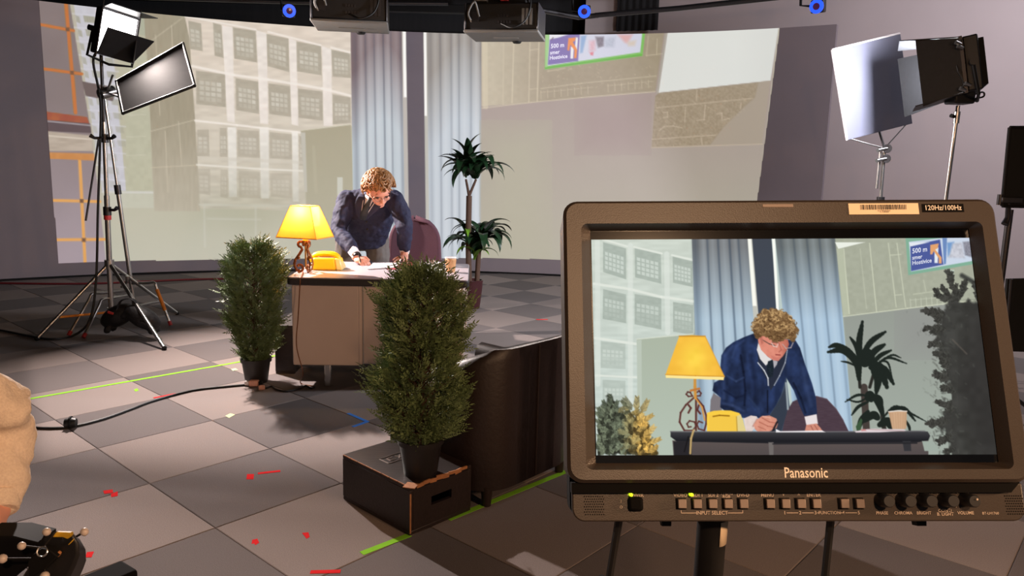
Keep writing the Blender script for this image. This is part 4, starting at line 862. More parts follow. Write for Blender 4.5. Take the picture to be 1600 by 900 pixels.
# ------------------------------------------------------------------ bushes
M['cedar'] = mat('cedar_leaf', C(98, 116, 74), .55, vary=.45, scale=30); M['bark'] = mat('stem_bark', C(80, 58, 44), .9); M['pot'] = mat('black_pot', C(26, 22, 22), .45, vary=.1); M['soil'] = mat('soil', C(40, 30, 25), .95, vary=.5)
def bush(label, base, prof, pot, seed, count, size):
    r_ = np.random.default_rng(seed); t = thing('potted_bush', label, 'plant', base); pr0, pr1, ph = pot
    MB().lathe([(.002, 0), (pr0, 0), (pr1 * .97, ph * .86), (pr1 * 1.06, ph * .86), (pr1 * 1.08, ph), (pr1 * .98, ph), (pr1 * .94, ph * .9), (.002, ph * .9)], base, 28).build('pot', 'pot', t)
    MB().lathe([(.002, ph * .9), (pr1 * .93, ph * .905), (.002, ph * .93)], base, 20).build('soil', 'soil', t)
    zs = [p[0] for p in prof]; rs = [p[1] for p in prof]; zt_ = zs[-1]
    st = MB(); st.tube([base + V((0, 0, ph * .85)), base + V((.005, .005, zt_ * .9))], [.014, .004], 8)
    vs, fs = [], []
    # branches each carrying flat sprays of scale leaves
    nb = count
    for i in range(nb):
        z = zs[0] + (zt_ - zs[0]) * (r_.random() ** .95); R_ = np.interp(z, zs, rs); a = r_.random() * 2 * math.pi
        lump = 1 + .20 * math.sin(3 * a + z * 14 + seed) + .16 * math.sin(5 * a - z * 23)
        fr_ = (.45 + .55 * math.sqrt(r_.random())); rad = R_ * lump * fr_
        p = np.array([rad * math.cos(a), rad * math.sin(a), z]); out = np.array([math.cos(a), math.sin(a), 0.0])
        d = out * (.55 + .5 * r_.random()) + np.array([0, 0, .35 + .85 * r_.random()]) + r_.normal(0, .28, 3); d /= np.linalg.norm(d)
        s_ = np.cross(d, r_.normal(0, 1, 3)); s_ /= np.linalg.norm(s_); nrm_ = np.cross(d, s_); Ls = size * (.6 + .8 * r_.random())
        m_ = 6
        for j in range(m_):      # leaflets in pairs along the spray, plus tip
            q0 = p + d * Ls * j / m_ + nrm_ * Ls * .05 * math.sin(j * 1.4)
            for sg in (-1, 1):
                dd = d * .75 + s_ * sg * .8 + nrm_ * r_.normal(0, .3); dd /= np.linalg.norm(dd); l_ = Ls * .36 * (1 - .55 * j / m_); wv = l_ * .24; side = np.cross(dd, nrm_)
                k_ = len(vs); vs += [q0, q0 + dd * l_ * .5 + side * wv, q0 + dd * l_, q0 + dd * l_ * .5 - side * wv]; fs.append((k_, k_ + 1, k_ + 2, k_ + 3))
        k_ = len(vs); q0 = p + d * Ls * .9; vs += [q0, q0 + d * Ls * .2 + s_ * Ls * .05, q0 + d * Ls * .42, q0 + d * Ls * .2 - s_ * Ls * .05]; fs.append((k_, k_ + 1, k_ + 2, k_ + 3))
        if i % 9 == 0: st.tube([base + V((0, 0, max(ph, z - rad * .8))), base + V(p)], [.004, .0015], 4, cap=False)
    me = bpy.data.meshes.new('foliage'); me.from_pydata((np.array(vs) + np.array(base)).tolist(), [], fs); me.materials.append(M['cedar'])
    o = bpy.data.objects.new('foliage', me); COL.objects.link(o); under(o, t); tag(o, kind='stuff'); tag(st.build('branches', 'bark', t), kind='stuff'); return t
pb = fl(401, 596)
bush('slim potted cedar bush on the floor left of the desk', pb, [(.14, .04), (.2, .09), (.32, .12), (.45, .14), (.6, .155), (.72, .17), (.81, .155), (.87, .10), (.92, .045)], (.072, .095, .165), 3, 2300, .062)
pb2 = fl(657, 739, h); pb2.z = h + .001
bush('large potted cedar bush standing on the black apple box', pb2, [(.12, .05), (.17, .10), (.24, .125), (.33, .17), (.42, .165), (.5, .125), (.62, .145), (.73, .145), (.79, .1), (.84, .03)], (.068, .09, .155), 5, 3400, .052)

# ------------------------------------------------------------------ dracaena
M['cane'] = mat('cane_bark', C(84, 62, 50), .9, vary=.25, scale=20, aniso=(2, 2, 14), bump=.2); M['maroon'] = mat('maroon_pot', C(64, 30, 34), .35, vary=.06)
M['leaf'] = mat('dark_green_leaf', C(26, 52, 30), .35, vary=.3, scale=8); M['leaf_light'] = mat('bright_green_leaf', C(96, 140, 40), .4, vary=.25, scale=8)
pp = fl(737, 481); pp.z = 0; t = thing('dracaena_palm', 'tall dracaena palm in a maroon pot right of the desk', 'plant', pp)
MB().lathe([(.002, 0), (.082, 0), (.09, .05), (.108, .22), (.112, .285), (.116, .3), (.105, .3), (.1, .26), (.002, .26)], pp, 28).build('pot', 'maroon', t); MB().lathe([(.002, .26), (.1, .262), (.002, .28)], pp, 20).build('soil', 'soil', t)
k1 = at(733, 306, pp.y - .02); c0 = pp + V((-.03, -.02, .25))
MB().tube(bez([c0, c0.lerp(k1, .5) + V((-.008, 0, 0)), k1], 6), .030, 12).build('cane', 'cane', t); k2 = at(748, 392, pp.y + .03)
MB().tube(bez([pp + V((.05, .02, .25)), (pp + V((.05, .02, .25))).lerp(k2, .5), k2], 6), .027, 12).build('cane', 'cane', t)
k3 = at(742, 272, pp.y); f1, f2 = at(728, 280, pp.y), at(744, 280, pp.y)
for f_ in (f1, f2): MB().tube(bez([k1, k1.lerp(f_, .6) + V((0, 0, .0)), f_], 4), [.016, .015, .014, .013, .013, .013, .012, .012, .011], 8).build('fork', 'cane', t)
def leaf_mesh(L, wd, droop, m, nm='leaf'):
    P = []; x = z = 0.0; a = 1.0; N = 12
    for i in range(N + 1):
        v = i / N; wv = wd * (math.sin(math.pi * min(1, v * .93 + .07) ** .75) ** .8) * (1 if i < N else 0.05); P.append([V((x, -wv, z + .35 * wv)), V((x, 0, z)), V((x, wv, z + .35 * wv))])
        a -= droop / N * (0.5 + v); x += L / N * math.cos(a); z += L / N * math.sin(a)
    return MB().grid(P).mesh(nm, M[m])
LM = [leaf_mesh(.40, .052, 1.9, 'leaf'), leaf_mesh(.34, .050, 1.2, 'leaf'), leaf_mesh(.40, .046, 2.6, 'leaf'), leaf_mesh(.32, .034, 2.4, 'leaf_light')]
rl = random.Random(11)
def leaves(c, n, k_=(0, 1, 2), sc_=1.0, up=0.0, a0=0.0, tilt=0.0):
    for i in range(n):
        o = bpy.data.objects.new('leaf', LM[rl.choice(k_)]); COL.objects.link(o)
        o.matrix_world = Matrix.Translation(c + V((0, 0, rl.uniform(-.05, .01)))) @ Matrix.Rotation(a0 + 2.4 * i + rl.uniform(-.3, .3), 4, 'Z') @ Matrix.Rotation(rl.uniform(-.3, .25) - up + tilt * (i / n), 4, 'Y') @ Matrix.Scale(sc_ * rl.uniform(.95, 1.35), 4)
        mw = o.matrix_world.copy(); under(o, t); o.matrix_basis = mw
leaves(f1 + V((.0, 0, .05)), 13, (0, 1, 1, 2), .95, .15, .4); leaves(f2 + V((.0, 0, .05)), 13, (0, 1, 2, 2), .95, .05, 2.2); leaves(f1 + V((.02, 0, .12)), 5, (1,), 1.0, .5, .0); leaves(k3 + V((0, 0, -.02)), 10, (0, 2), .95, .0, 1.3)
leaves(k2 + V((.02, 0, .12)), 16, (0, 2, 2), .95, .1, 1.0); leaves(k2 + V((.0, 0, .02)), 9, (0, 2), 1.1, .2, 2.8); leaves(pp + V((.0, -.02, .62)), 11, (0, 2, 2), .85, .25, .4); leaves(pp + V((.02, 0, .55)), 4, (3,), .8, .1, -.9); leaves(pp + V((-.06, -.02, .75)), 3, (0, 3), .9, .2, 2.6)
MB().tube(bez([k2, k2 + V((.02, 0, .12))], 4), .012, 8).build('stalk', 'cane', t)

# ------------------------------------------------------------------ people
M['skin'] = mat('skin', C(222, 160, 138), .5, vary=.06, scale=20, sub=.15); M['navy'] = mat('navy_wool_jacket', C(36, 38, 66), .8, vary=.15, scale=60, bump=.08); M['grey_trouser'] = mat('grey_trousers', C(112, 104, 100), .85, vary=.1, scale=60)
M['shirt'] = mat('white_shirt', C(228, 222, 226), .75, vary=.03); M['tie'] = mat('dark_tie', C(34, 40, 48), .5, vary=.2); M['hair'] = mat('curly_blond_brown_hair', C(150, 106, 64), .45, vary=.4, scale=60); M['shoe'] = mat('black_shoe', C(25, 22, 22), .35)
M['eye'] = mat('eye_dark', C(60, 45, 38), .2); M['wire'] = mat('wire_glasses', C(150, 150, 155), .25, .9)
def fuse(name, mb, m, parent, voxel, smooth=4, wrinkle=0, wscale=.06):
    o = bpy.data.objects.new('tmp', mb.mesh('tmp', M[m])); COL.objects.link(o)
    r_ = o.modifiers.new('r', 'REMESH'); r_.mode = 'VOXEL'; r_.voxel_size = voxel; r_.use_smooth_shade = True
    s_ = o.modifiers.new('s', 'SMOOTH'); s_.iterations = smooth; s_.factor = .5
    if wrinkle:
        tx = bpy.data.textures.new('folds', 'CLOUDS'); tx.noise_scale = wscale; tx.noise_depth = 2
        d_ = o.modifiers.new('d', 'DISPLACE'); d_.texture = tx; d_.strength = wrinkle; d_.mid_level = .5
    me = bpy.data.meshes.new_from_object(o.evaluated_get(bpy.context.evaluated_depsgraph_get())); bpy.data.objects.remove(o)
    me.name = name; me.materials.clear(); me.materials.append(M[m]); me.shade_smooth()
    q = bpy.data.objects.new(name, me); COL.objects.link(q)
    if parent is not None: under(q, parent)
    return q
def limb(mb, pts, rs, n=14, side=None):
    mb.tube(pts, rs, n, side=side)
    for p, r in ((pts[0], rs[0]), (pts[-1], rs[-1])):
        mb.ball(p, (r if not isinstance(r, (tuple, list)) else min(r)) * .98, n)
def hand(mb, wrist, palm, f, up, curl, spread=.16, flip=1, k=1.0):
    """palm centre, f = finger direction, up = back of hand; flip = side of the thumb"""
    f = V(f).normalized(); up = V(up); up = (up - f * up.dot(f)).normalized(); s = f.cross(up) * flip
    limb(mb, [wrist, palm - f * .035 * k], [.026 * k, (.034 * k, .02 * k)], 12, side=s)
    mb.ball(palm, .044 * k, 14, (.92, 1.08, .42), Matrix((s, f, up)).transposed())
    for i in range(4):
        o_ = (i - 1.5); b = palm + s * (-o_ * .0195 * k) + f * .036 * k - up * (.003 * abs(o_)) * k; ln = (.072, .080, .074, .058)[i] * k
        d = (f + s * (-o_ * spread)).normalized(); a = 0; P = [b]; R_ = [.0098 * k]
        for j, part in enumerate((.42, .32, .26)):
            a += curl * (.55, .9, .7)[j]; P.append(P[-1] + (d * math.cos(a) - up * math.sin(a)) * ln * part); R_.append((.0092, .0084, .0072)[j] * k)
        limb(mb, P, R_, 10)
    b = palm + s * .030 * k - f * .018 * k; P = [b, b + (s * .8 + f * .55 - up * .15).normalized() * .036 * k, b + (s * .8 + f * .55 - up * .15).normalized() * .036 * k + (s * (.45 - curl * .5) + f * .9 - up * (.15 + .3 * curl)).normalized() * .034 * k]
    limb(mb, P, [.0135 * k, .0110 * k, .0088 * k], 10)
def head(mb, c, f, u, k=1.0):
    f = V(f).normalized(); u = V(u); u = (u - f * u.dot(f)).normalized(); s = u.cross(f); R_ = Matrix((s, f, u)).transposed()
    L = lambda a, b, c_: c + (s * a + f * b + u * c_) * k
    mb.ball(L(0, -.012, .03), .085 * k, 22, (.90, 1.12, 1.02), R_); mb.ball(L(0, .022, -.03), .066 * k, 20, (.92, 1.0, 1.15), R_)
    mb.ball(L(0, .052, -.088), .028 * k, 14, (1.15, .9, .8), R_)                      # chin
    mb.ball(L(0, .078, .022), .03 * k, 12, (1.9, .45, .45), R_)                       # brow
    mb.tube([L(0, .082, .014), L(0, .1, -.012), L(0, .109, -.026), L(0, .09, -.037)], [.008 * k, .011 * k, .0135 * k, .008 * k], 10)
    for sg in (-1, 1):
        mb.ball(L(sg * .011, .094, -.032), .009 * k, 8); mb.ball(L(sg * .042, .066, -.02), .022 * k, 10, (1, .8, .9), R_)      # nostril, cheek
        mb.ball(L(sg * .080, -.008, -.005), .026 * k, 12, (.35, .75, 1.2), R_)                                               # ear
    mb.ball(L(0, .085, -.056), .016 * k, 12, (1.6, .6, .38), R_); mb.ball(L(0, .083, -.066), .016 * k, 12, (1.4, .6, .42), R_)  # lips
    return L, R_
def curls(name, c, R_, L, parent, n, seed, m='hair'):
    r_ = random.Random(seed); b = MB(); b.ball(L(0, -.022, .048), .093, 20, (.95, 1.05, .92), R_); b.ball(L(0, -.06, .0), .07, 16, (1, .7, 1.0), R_)
    k_ = 0
    while k_ < n:
        d = V((r_.gauss(0, 1), r_.gauss(0, 1), r_.gauss(0, 1))).normalized()
        if d.y > .30 and d.z < .42: continue
        if d.z < -.35: continue
        if d.y > .1 and d.z < .05: continue
        k_ += 1; p = L(0, -.02, .045) + R_ @ V((d.x * .088, d.y * .098, d.z * .086)); nrm_ = R_ @ d
        a = nrm_.orthogonal().normalized(); a = Matrix.Rotation(r_.random() * 6.28, 3, nrm_) @ a; e = nrm_.cross(a); rr = r_.uniform(.011, .023); tw = r_.choice((-1, 1)); P = []
        for i in range(11):
            q_ = i / 10; g = tw * q_ * 5.6; P.append(p + nrm_ * (r_.uniform(.004, .014) * 0 + .008 + .044 * q_ ** .8 - .014 * q_ * q_) + (a * math.cos(g) + e * math.sin(g)) * rr * (1 - .25 * q_) + V((0, 0, -.022 * q_ * q_)))
        b.tube(P, [.0075, .0085, .0085, .0085, .008, .008, .007, .007, .006, .005, .002], 6)
    return tag(b.build(name, m, parent, ang=80), kind='stuff')

# ---- man leaning over the desk
hipc = at(566, 392, 6.12); hipc.z = .93; root = V((hipc.x, hipc.y, 0))
man = thing('person', 'curly-haired man in a navy suit jacket leaning over the desk with bowed head', 'person', root)
shl, shr = at(543, 312, 5.80), at(616, 312, 5.76); chest = at(577, 330, 5.84); waist = at(570, 368, 6.02); nk = at(584, 304, 5.76); hd = at(592, 298, 5.60)
elL, wrL = at(530, 362, 5.68), at(549, 397, 5.46); elR, wrR = at(632, 352, 5.64), at(627, 388, 5.46)
hL = fl(562, 406, .775); hR = fl(630, 403, .762); wrL = hL + V((-.055, .07, .045)); wrR = hR + V((-.0, .075, .055))
legs = []
for s, x in ((-1, -.115), (1, .115)): legs.append([hipc + V((x, 0, -.02)), V((root.x + x * 1.25, root.y + .03, .50)), V((root.x + x * 1.35, root.y + .10, .09))])
bd = MB(); limb(bd, [hipc, waist, chest, (shl + shr) / 2 + V((0, .02, 0))], [(.145, .10), (.13, .095), (.15, .10), (.13, .07)], 20, side=(1, 0, 0))
limb(bd, [(shl + shr) / 2 + V((0, .01, .02)), nk, hd + V((0, .06, -.0))], [.062, .055, .055])
for a, b_, c_ in ((shl, elL, wrL), (shr, elR, wrR)): limb(bd, [a, a.lerp(b_, .5), b_, b_.lerp(c_, .3), c_], [.052, .048, .040, .040, .026])
for l_ in legs: limb(bd, [l_[0], l_[0].lerp(l_[1], .5), l_[1], l_[1].lerp(l_[2], .3), l_[2]], [.088, .075, .055, .055, .036])
hf, hu = V((.40, -.70, -.58)), V((.12, -.5, .85)); LH, RH = head(bd, hd, hf, hu, 1.03)
hand(bd, wrL, hL, (.75, -.55, -.12), (-.1, -.3, .9), 1.0, .06, -1); hand(bd, wrR, hR, (-.05, -.95, -.12), (0, -.15, 1), .12, .26, 1)
fuse('body', bd, 'skin', man, .0045, 3)
jk = MB(); hem = waist.lerp(hipc, .55)
limb(jk, [hem + V((-.005, 0, -.01)), waist, waist.lerp(chest, .55), chest, (shl + shr) / 2 + V((0, .0, -.005))], [(.185, .135), (.175, .125), (.19, .13), (.2, .125), (.16, .085)], 24, side=(1, 0, 0))
limb(jk, [shl + V((.03, .02, .0)), shl.lerp(shr, .5) + V((0, .03, .025)), shr + V((-.03, .02, .0))], [.07, .075, .07], 16)
slL = [shl, shl.lerp(elL, .5) + V((-.012, 0, 0)), elL, elL.lerp(wrL, .5), elL.lerp(wrL, .86)]; slR = [shr, shr.lerp(elR, .5) + V((.012, 0, 0)), elR, elR.lerp(wrR, .5), elR.lerp(wrR, .84)]
for S_ in (slL, slR): limb(jk, S_, [.078, .072, .064, .060, .050], 18)
fuse('jacket', jk, 'navy', man, .0065, 5, .028, .075)
tz = MB(); limb(tz, [hipc + V((0, 0, -.04)), hem.lerp(hipc, .5), hem], [(.175, .135), (.172, .13), (.165, .12)], 22, side=(1, 0, 0))
for l_ in legs: limb(tz, [l_[0], l_[0].lerp(l_[1], .5), l_[1], l_[2]], [.105, .095, .078, .068])
fuse('trousers', tz, 'grey_trouser', man, .008, 4, .012, .06)
for l_ in legs:
    p = l_[2]; b = MB(); b.ball(V((p.x, p.y - .06, .045)), .05, 14, (.9, 2.4, .9)); b.ball(V((p.x, p.y, .06)), .05, 12); b.build('shoe', 'shoe', man)
cf = MB(); cf.tube([elL.lerp(wrL, .8), elL.lerp(wrL, 1.12)], [.042, .036], 16); cf.build('shirt_cuff', 'shirt', man); MB().tube([elR.lerp(wrR, .78), elR.lerp(wrR, 1.12)], [.043, .037], 16).build('shirt_cuff', 'shirt', man)
MB().tube([elL.lerp(wrL, 1.14), elL.lerp(wrL, 1.2)], [.033, .033], 16).build('wristwatch', 'shoe', man)
ncd = V((.12, -.75, -.45)).normalized()
vf = nk.lerp(chest, .25) + V((.01, -.105, -.01)); vb = chest.lerp(waist, .25) + V((.005, -.115, 0))
ct = nk + V((.012, -.055, -.015)); sR_ = V((1, 0, 0))
q = [ct + sR_ * -.066, ct + sR_ * .066, vb + sR_ * .012, vb + sR_ * -.012]
P = [[(q[0].lerp(q[3], v)).lerp(q[1].lerp(q[2], v), u_) + V((0, -.100 - .018 * math.sin(math.pi * u_) - .05 * v * (1 - v) * 2, 0)) for u_ in (0, .25, .5, .75, 1)] for v in np.linspace(0, 1, 9)]
MB().grid(P).build('shirt_front', 'shirt', man, solid=.006)
tc = [P[i][2] + V((0, -.010, 0)) for i in range(9)]; MB().tube(tc, [(.014, .009), (.013, .007), (.016, .006), (.02, .006), (.023, .006), (.025, .006), (.026, .006), (.026, .006), (.02, .005)], 10, side=(1, 0, 0)).build('tie', 'tie', man)
for s in (-1, 1):
    a_ = [P[i][2 + 2 * s] + V((s * .008, -.012, 0)) for i in range(9)]
    MB().tube([a_[0] + V((s * -.0, .03, .02))] + a_, [(.022, .006), (.03, .007), (.036, .006), (.038, .006), (.036, .006), (.032, .006), (.026, .006), (.02, .006), (.014, .005), (.008, .004)], 10, side=(1, 0, 0)).build('lapel', 'navy', man)
    MB().tube([p_ + V((-s * .020 * (1 - i / 12), -.007, 0)) for i, p_ in enumerate(a_[1:])], [.0028] * 8, 6).build('lapel_piping', 'shirt', man)
    MB().tube([nk + V((s * .045, .0, -.02)), nk + V((s * .045, -.045, -.015)), ct + V((s * .012, -.055, -.02))], [(.012, .02), (.012, .02), (.008, .014)], 8).build('collar', 'shirt', man)
curls('hair', hd, RH, LH, man, 330, 4)
for s in (-1, 1):
    MB().ball(LH(s * .033, .079, .004), .0115, 10).build('eye', 'eye', man)
    g = [LH(s * .034 + .024 * math.cos(a), .098 - .006 * abs(math.cos(a)), .0 + .019 * math.sin(a)) for a in np.linspace(0, 2 * math.pi, 17)]; MB().tube(g, .0016, 6).build('glasses_rim', 'wire', man)
    MB().tube([LH(s * .058, .095, .004), LH(s * .082, .02, .008), LH(s * .084, -.02, .0)], .0016, 6).build('glasses_arm', 'wire', man)
MB().tube([LH(-.011, .1, .004), LH(0, .104, .007), LH(.011, .1, .004)], .0016, 6).build('glasses_bridge', 'wire', man)
for i in range(2): MB().ball(vb + V((.02, -.075 + .03 * i, -.02 - .06 * i)), .009, 10, (1, .5, 1)).build('button', 'shoe', man)
MB().cyl(hL + V((.02, -.05, -.025)), hL + V((-.01, .0, .055)), .004).build('pen', 'black', man)

# ---- operator at the left edge, back to us, seated
M['sweater'] = mat('tan_marl_sweater', C(238, 214, 194), .95, vary=.16, scale=190, bump=.3); M['jeans'] = mat('dark_trousers', C(40, 42, 52), .9)
sx0 = at(8, 612, 1.55); el = at(12, 668, 1.60); wr = at(-6, 800, 1.50); op = V((sx0.x - .24, 1.52, 0))
o2 = thing('person', 'seated person in a tan sweater at the left edge, only one arm showing', 'person', op)
shR = sx0 + V((-.03, 0, -.01)); shL = shR + V((-.40, .02, 0)); mid = (shR + shL) / 2; pel = V((mid.x, mid.y - .06, .50)); hd2 = mid + V((0, .05, .235))
kn = [V((mid.x - .16, mid.y + .36, .50)), V((mid.x - .36, mid.y + .20, .50))]; an_ = [V((k_.x, k_.y + .03, .09)) for k_ in kn]
elL2 = shL + V((-.06, .05, -.27)); wrL2 = V((mid.x - .32, mid.y + .22, .70))
hcR = at(-8, 822, 1.48)
bd = MB(); limb(bd, [pel, V((mid.x, mid.y - .05, .75)), mid + V((0, 0, -.04))], [(.15, .11), (.14, .10), (.15, .09)], 18, side=(1, 0, 0)); limb(bd, [mid + V((0, 0, .0)), hd2 + V((0, -.02, -.08))], [.06, .055])
for a, b_, c_ in ((shR + V((-.06, 0, -.03)), el + V((-.02, 0, 0)), wr), (shL + V((.05, 0, -.02)), elL2, wrL2)): limb(bd, [a, b_, c_], [.045, .04, .028])
for k_, a in zip(kn, an_): limb(bd, [V((k_.x * .7 + pel.x * .3, pel.y, .50)), k_, a], [.085, .06, .04])
L2, R2 = head(bd, hd2, (.15, .95, -.2), (0, .2, 1)); hand(bd, wr, hcR, (-.1, .5, -.85), (.9, .3, .2), .7, .06, 1); hand(bd, wrL2, wrL2 + V((.0, .08, -.03)), (.0, .9, -.3), (0, 0, 1), .7, .06, 1)
fuse('body', bd, 'skin', o2, .006, 3)
sw = MB(); limb(sw, [V((mid.x, mid.y - .06, .52)), V((mid.x, mid.y - .05, .75)), mid + V((0, 0, -.03))], [(.19, .15), (.185, .14), (.17, .11)], 20, side=(1, 0, 0)); limb(sw, [shR + V((-.08, 0, .01)), mid + V((0, 0, .03)), shL + V((.08, 0, .01))], [.075, .07, .075])
sR2 = at(-12, 640, 1.56)
limb(sw, [shR + V((-.03, 0, -.01)), at(-3, 640, 1.575), el + V((-.018, 0, 0)), at(-2, 730, 1.56), at(-8, 778, 1.52)], [.072, .068, .066, .060, .046], 18); limb(sw, [shL, elL2, elL2.lerp(wrL2, .85)], [.075, .066, .05])
fuse('sweater', sw, 'sweater', o2, .007, 4, .036, .07)
ck_ = at(-8, 776, 1.52); MB().tube([ck_, ck_.lerp(wr, .35), ck_.lerp(wr, 1.05)], [.049, .047, .043], 18).build('ribbed_cuff', 'sweater', o2, bevel=.004)
tr2 = MB(); limb(tr2, [pel + V((.1, 0, 0)), pel - V((.1, 0, 0))], [.13, .13])
for k_, a in zip(kn, an_): limb(tr2, [V((k_.x * .7 + pel.x * .3, pel.y, .50)), k_, a], [.105, .082, .06])
fuse('trousers', tr2, 'jeans', o2, .01, 4)
for a in an_: b = MB(); b.ball(V((a.x, a.y + .06, .045)), .05, 14, (.9, 2.4, .9)); b.ball(V((a.x, a.y, .06)), .05, 12); b.build('shoe', 'shoe', o2)
curls('hair', hd2, R2, L2, o2, 220, 9)
st = thing('stool', 'black round stool under the seated person at the left edge', 'stool', V((pel.x, pel.y, 0))); MB().lathe([(.002, .34), (.18, .34), (.19, .36), (.18, .385), (.002, .39)], (pel.x, pel.y, 0), 24).build('seat', 'black', st); MB().cyl((pel.x, pel.y, .03), (pel.x, pel.y, .34), .03).build('column', 'metal', st); MB().lathe([(.002, 0), (.2, 0), (.2, .02), (.03, .04), (.002, .04)], (pel.x, pel.y, 0), 24).build('foot', 'black', st)

# ---- camera rig with tracking balls, lower left
M['ball'] = mat('grey_marker_ball', C(200, 185, 175), .4); M['rig_black'] = mat('rig_black_shell', C(15, 14, 15), .75, spec=.2); M['yellow'] = mat('yellow_label', C(235, 185, 50), .35)
RYd = 1.32; P_ = lambda x, y, d=0: at(x, y, RYd + d)
rc = P_(62, 875); rig = thing('camera_rig', 'black handheld camera rig with grey tracking balls at the lower left corner', 'camera rig', rc)
body_out = [(30, 905), (58, 862), (78, 838), (83, 829), (106, 828), (113, 832), (122, 848), (123, 866), (118, 880), (106, 905), (96, 940), (10, 940)]
fr_ = [P_(x, y) for x, y in body_out]; bk_ = [p + V((-.012, .045, -.04)) for p in fr_]; k_ = len(fr_); MB().add(fr_ + bk_, [tuple(range(k_)), tuple(range(k_, 2 * k_))[::-1]] + [(i, k_ + i, k_ + (i + 1) % k_, (i + 1) % k_) for i in range(k_)]).build('body', 'black_plastic', rig, bevel=.006)
def plate(pts, d0, m, nm, th=.008):
    a = [P_(x, y, d0) for x, y in pts]; MB().add(a + [p + V((0, th, 0)) for p in a], [tuple(range(len(a))), tuple(range(len(a), 2 * len(a)))[::-1]] + [(i, len(a) + i, len(a) + (i + 1) % len(a), (i + 1) % len(a)) for i in range(len(a))]).build(nm, m, rig, bevel=.002)
plate([(81, 840), (87, 832), (111, 833), (112, 838), (105, 843), (98, 840)], -.006, 'yellow', 'yellow_label'); plate([(106, 851), (113, 844), (112, 847), (107, 852)], -.006, 'yellow', 'yellow_label')
plate([(43, 880), (50, 868), (64, 858), (78, 860), (90, 870), (70, 890), (45, 905)], -.018, 'rig_black', 'control_plate', .02); plate([(84, 868), (90, 862), (94, 866), (90, 872)], -.010, M['raw_wood'], 'worn_patch')
plate([(-30, 838), (20, 838), (60, 848), (58, 872), (20, 905), (-30, 905)], .05, 'rig_black', 'rear_block', .06)
dc_ = P_(66, 862, -.03); da_ = V((.9, .1, -.2)).normalized(); db_ = V((.05, .5, .86)).normalized(); MB().tube([dc_ + da_ * .0085 * math.cos(a) + db_ * .0085 * math.sin(a) for a in np.linspace(0, 2 * math.pi, 21)], .0016, 6).build('dial_ring', 'metal', rig)
for (bx_, by_), (ex_, ey_), r in (((73, 831), (62, 852), .0075), ((132, 831), (120, 838), .0075), ((34, 853), (62, 856), .0075), ((4, 873), (48, 873), .0085), ((70, 900), (69, 872), .0085)):
    MB().tube([P_(bx_, by_, -.02), P_(ex_, ey_, -.005)], .0022, 6).build('marker_rod', 'black', rig); MB().ball(P_(bx_, by_, -.02), r, 14).build('tracking_ball', 'ball', rig)
MB().cyl((rc.x, rc.y + .04, .03), (rc.x, rc.y + .04, rc.z - .03), .018).build('support_pole', 'black', rig); MB().lathe([(.002, 0), (.16, 0), (.16, .02), (.02, .04), (.002, .04)], (rc.x, rc.y + .04, 0), 20).build('pole_foot', 'black', rig)
M['case'] = mat('black_case', C(12, 11, 12), .9, spec=.1)
ca_, cb_ = fl(190, 874, .25), fl(216, 890, .25); d1 = (cb_ - ca_).normalized(); d2 = V((-d1.y, d1.x, 0)); d2 = -d2 if d2.x > 0 else d2
F = frame(V((ca_.x, ca_.y, 0)), d1, d2, d1.cross(d2)); zs_ = 1 if d1.cross(d2).z > 0 else -1
t = thing('equipment_case', 'black equipment case with its corner peeking in at the bottom left', 'case', (ca_.x, ca_.y, 0)); ln_ = (cb_ - ca_).length
MB(F).box((ln_ / 2, .15, zs_ * .1), (ln_, .3, .2)).build('body', 'case', t, bevel=.008); MB(F).box((ln_ / 2, .15, zs_ * .225), (ln_, .3, .05)).build('lid', 'case', t, bevel=.008)
MB(F).tube([(ln_, .09, zs_ * .15), (ln_ + .02, .09, zs_ * .15), (ln_ + .02, .21, zs_ * .15), (ln_, .21, zs_ * .15)], .008, 8).build('handle', 'metal', t)

# ------------------------------------------------------------------ field monitor in the foreground
M['bezel'] = mat('dark_bronze_plastic', C(56, 48, 42), .42, .0, vary=.10, scale=900, bump=.06, spec=.35); M['lcd'] = mat('lcd_black', C(9, 10, 13), .12, vary=.05); M['gap'] = mat('gap_black', C(7, 6, 6), .8, spec=.1)
M['key'] = mat('grey_brown_key', C(128, 112, 102), .45, vary=.05); M['print'] = mat('panel_print', C(196, 176, 158), .6); M['logo'] = mat('logo_print', C(235, 222, 205), .5); M['sticker'] = mat('asset_label', C(238, 214, 180), .6, vary=.04); M['ink'] = mat('label_ink', C(20, 18, 18), .7)
M['led_green'] = mat('green_led', C(190, 230, 20), .4, emit=(.55, .8, .01, 1), estr=1.6)
EX, ED, NN = V((.9998, -.0096, .0194)), V((.0148, -.3509, -.9363)), V((-.0158, -.9364, .3507)); TLc = V((.0754, .7170, 1.398))
cen = TLc + EX * .18 + ED * .1; th_ = -.013; X_ = (EX * math.cos(th_) + ED * math.sin(th_)).normalized(); D_ = NN.cross(X_).normalized() * -1
if D_.dot(ED) < 0: D_ = -D_
O_ = cen - X_ * .1795 - D_ * .1
FM = frame(O_, X_, D_ * -1, NN)        # local: x right, y UP, z toward the viewer
def L3(u, v, w=0): return FM @ V((u, -v, w))
mroot = V((O_.x + .18, O_.y + .1, 0)); mon = thing('field_monitor', 'bronze-black broadcast monitor on a stand in the right foreground showing the man at the desk', 'monitor', mroot)
def rrect(u0, v0, u1, v1, r, n=6):
    out = []
    for cu, cv, a0 in ((u1 - r, v0 + r, -90), (u1 - r, v1 - r, 0), (u0 + r, v1 - r, 90), (u0 + r, v0 + r, 180)):
        for i in range(n + 1): a = math.radians(a0 + 90 * i / n); out.append((cu + r * math.cos(a), cv + r * math.sin(a)))
    return out
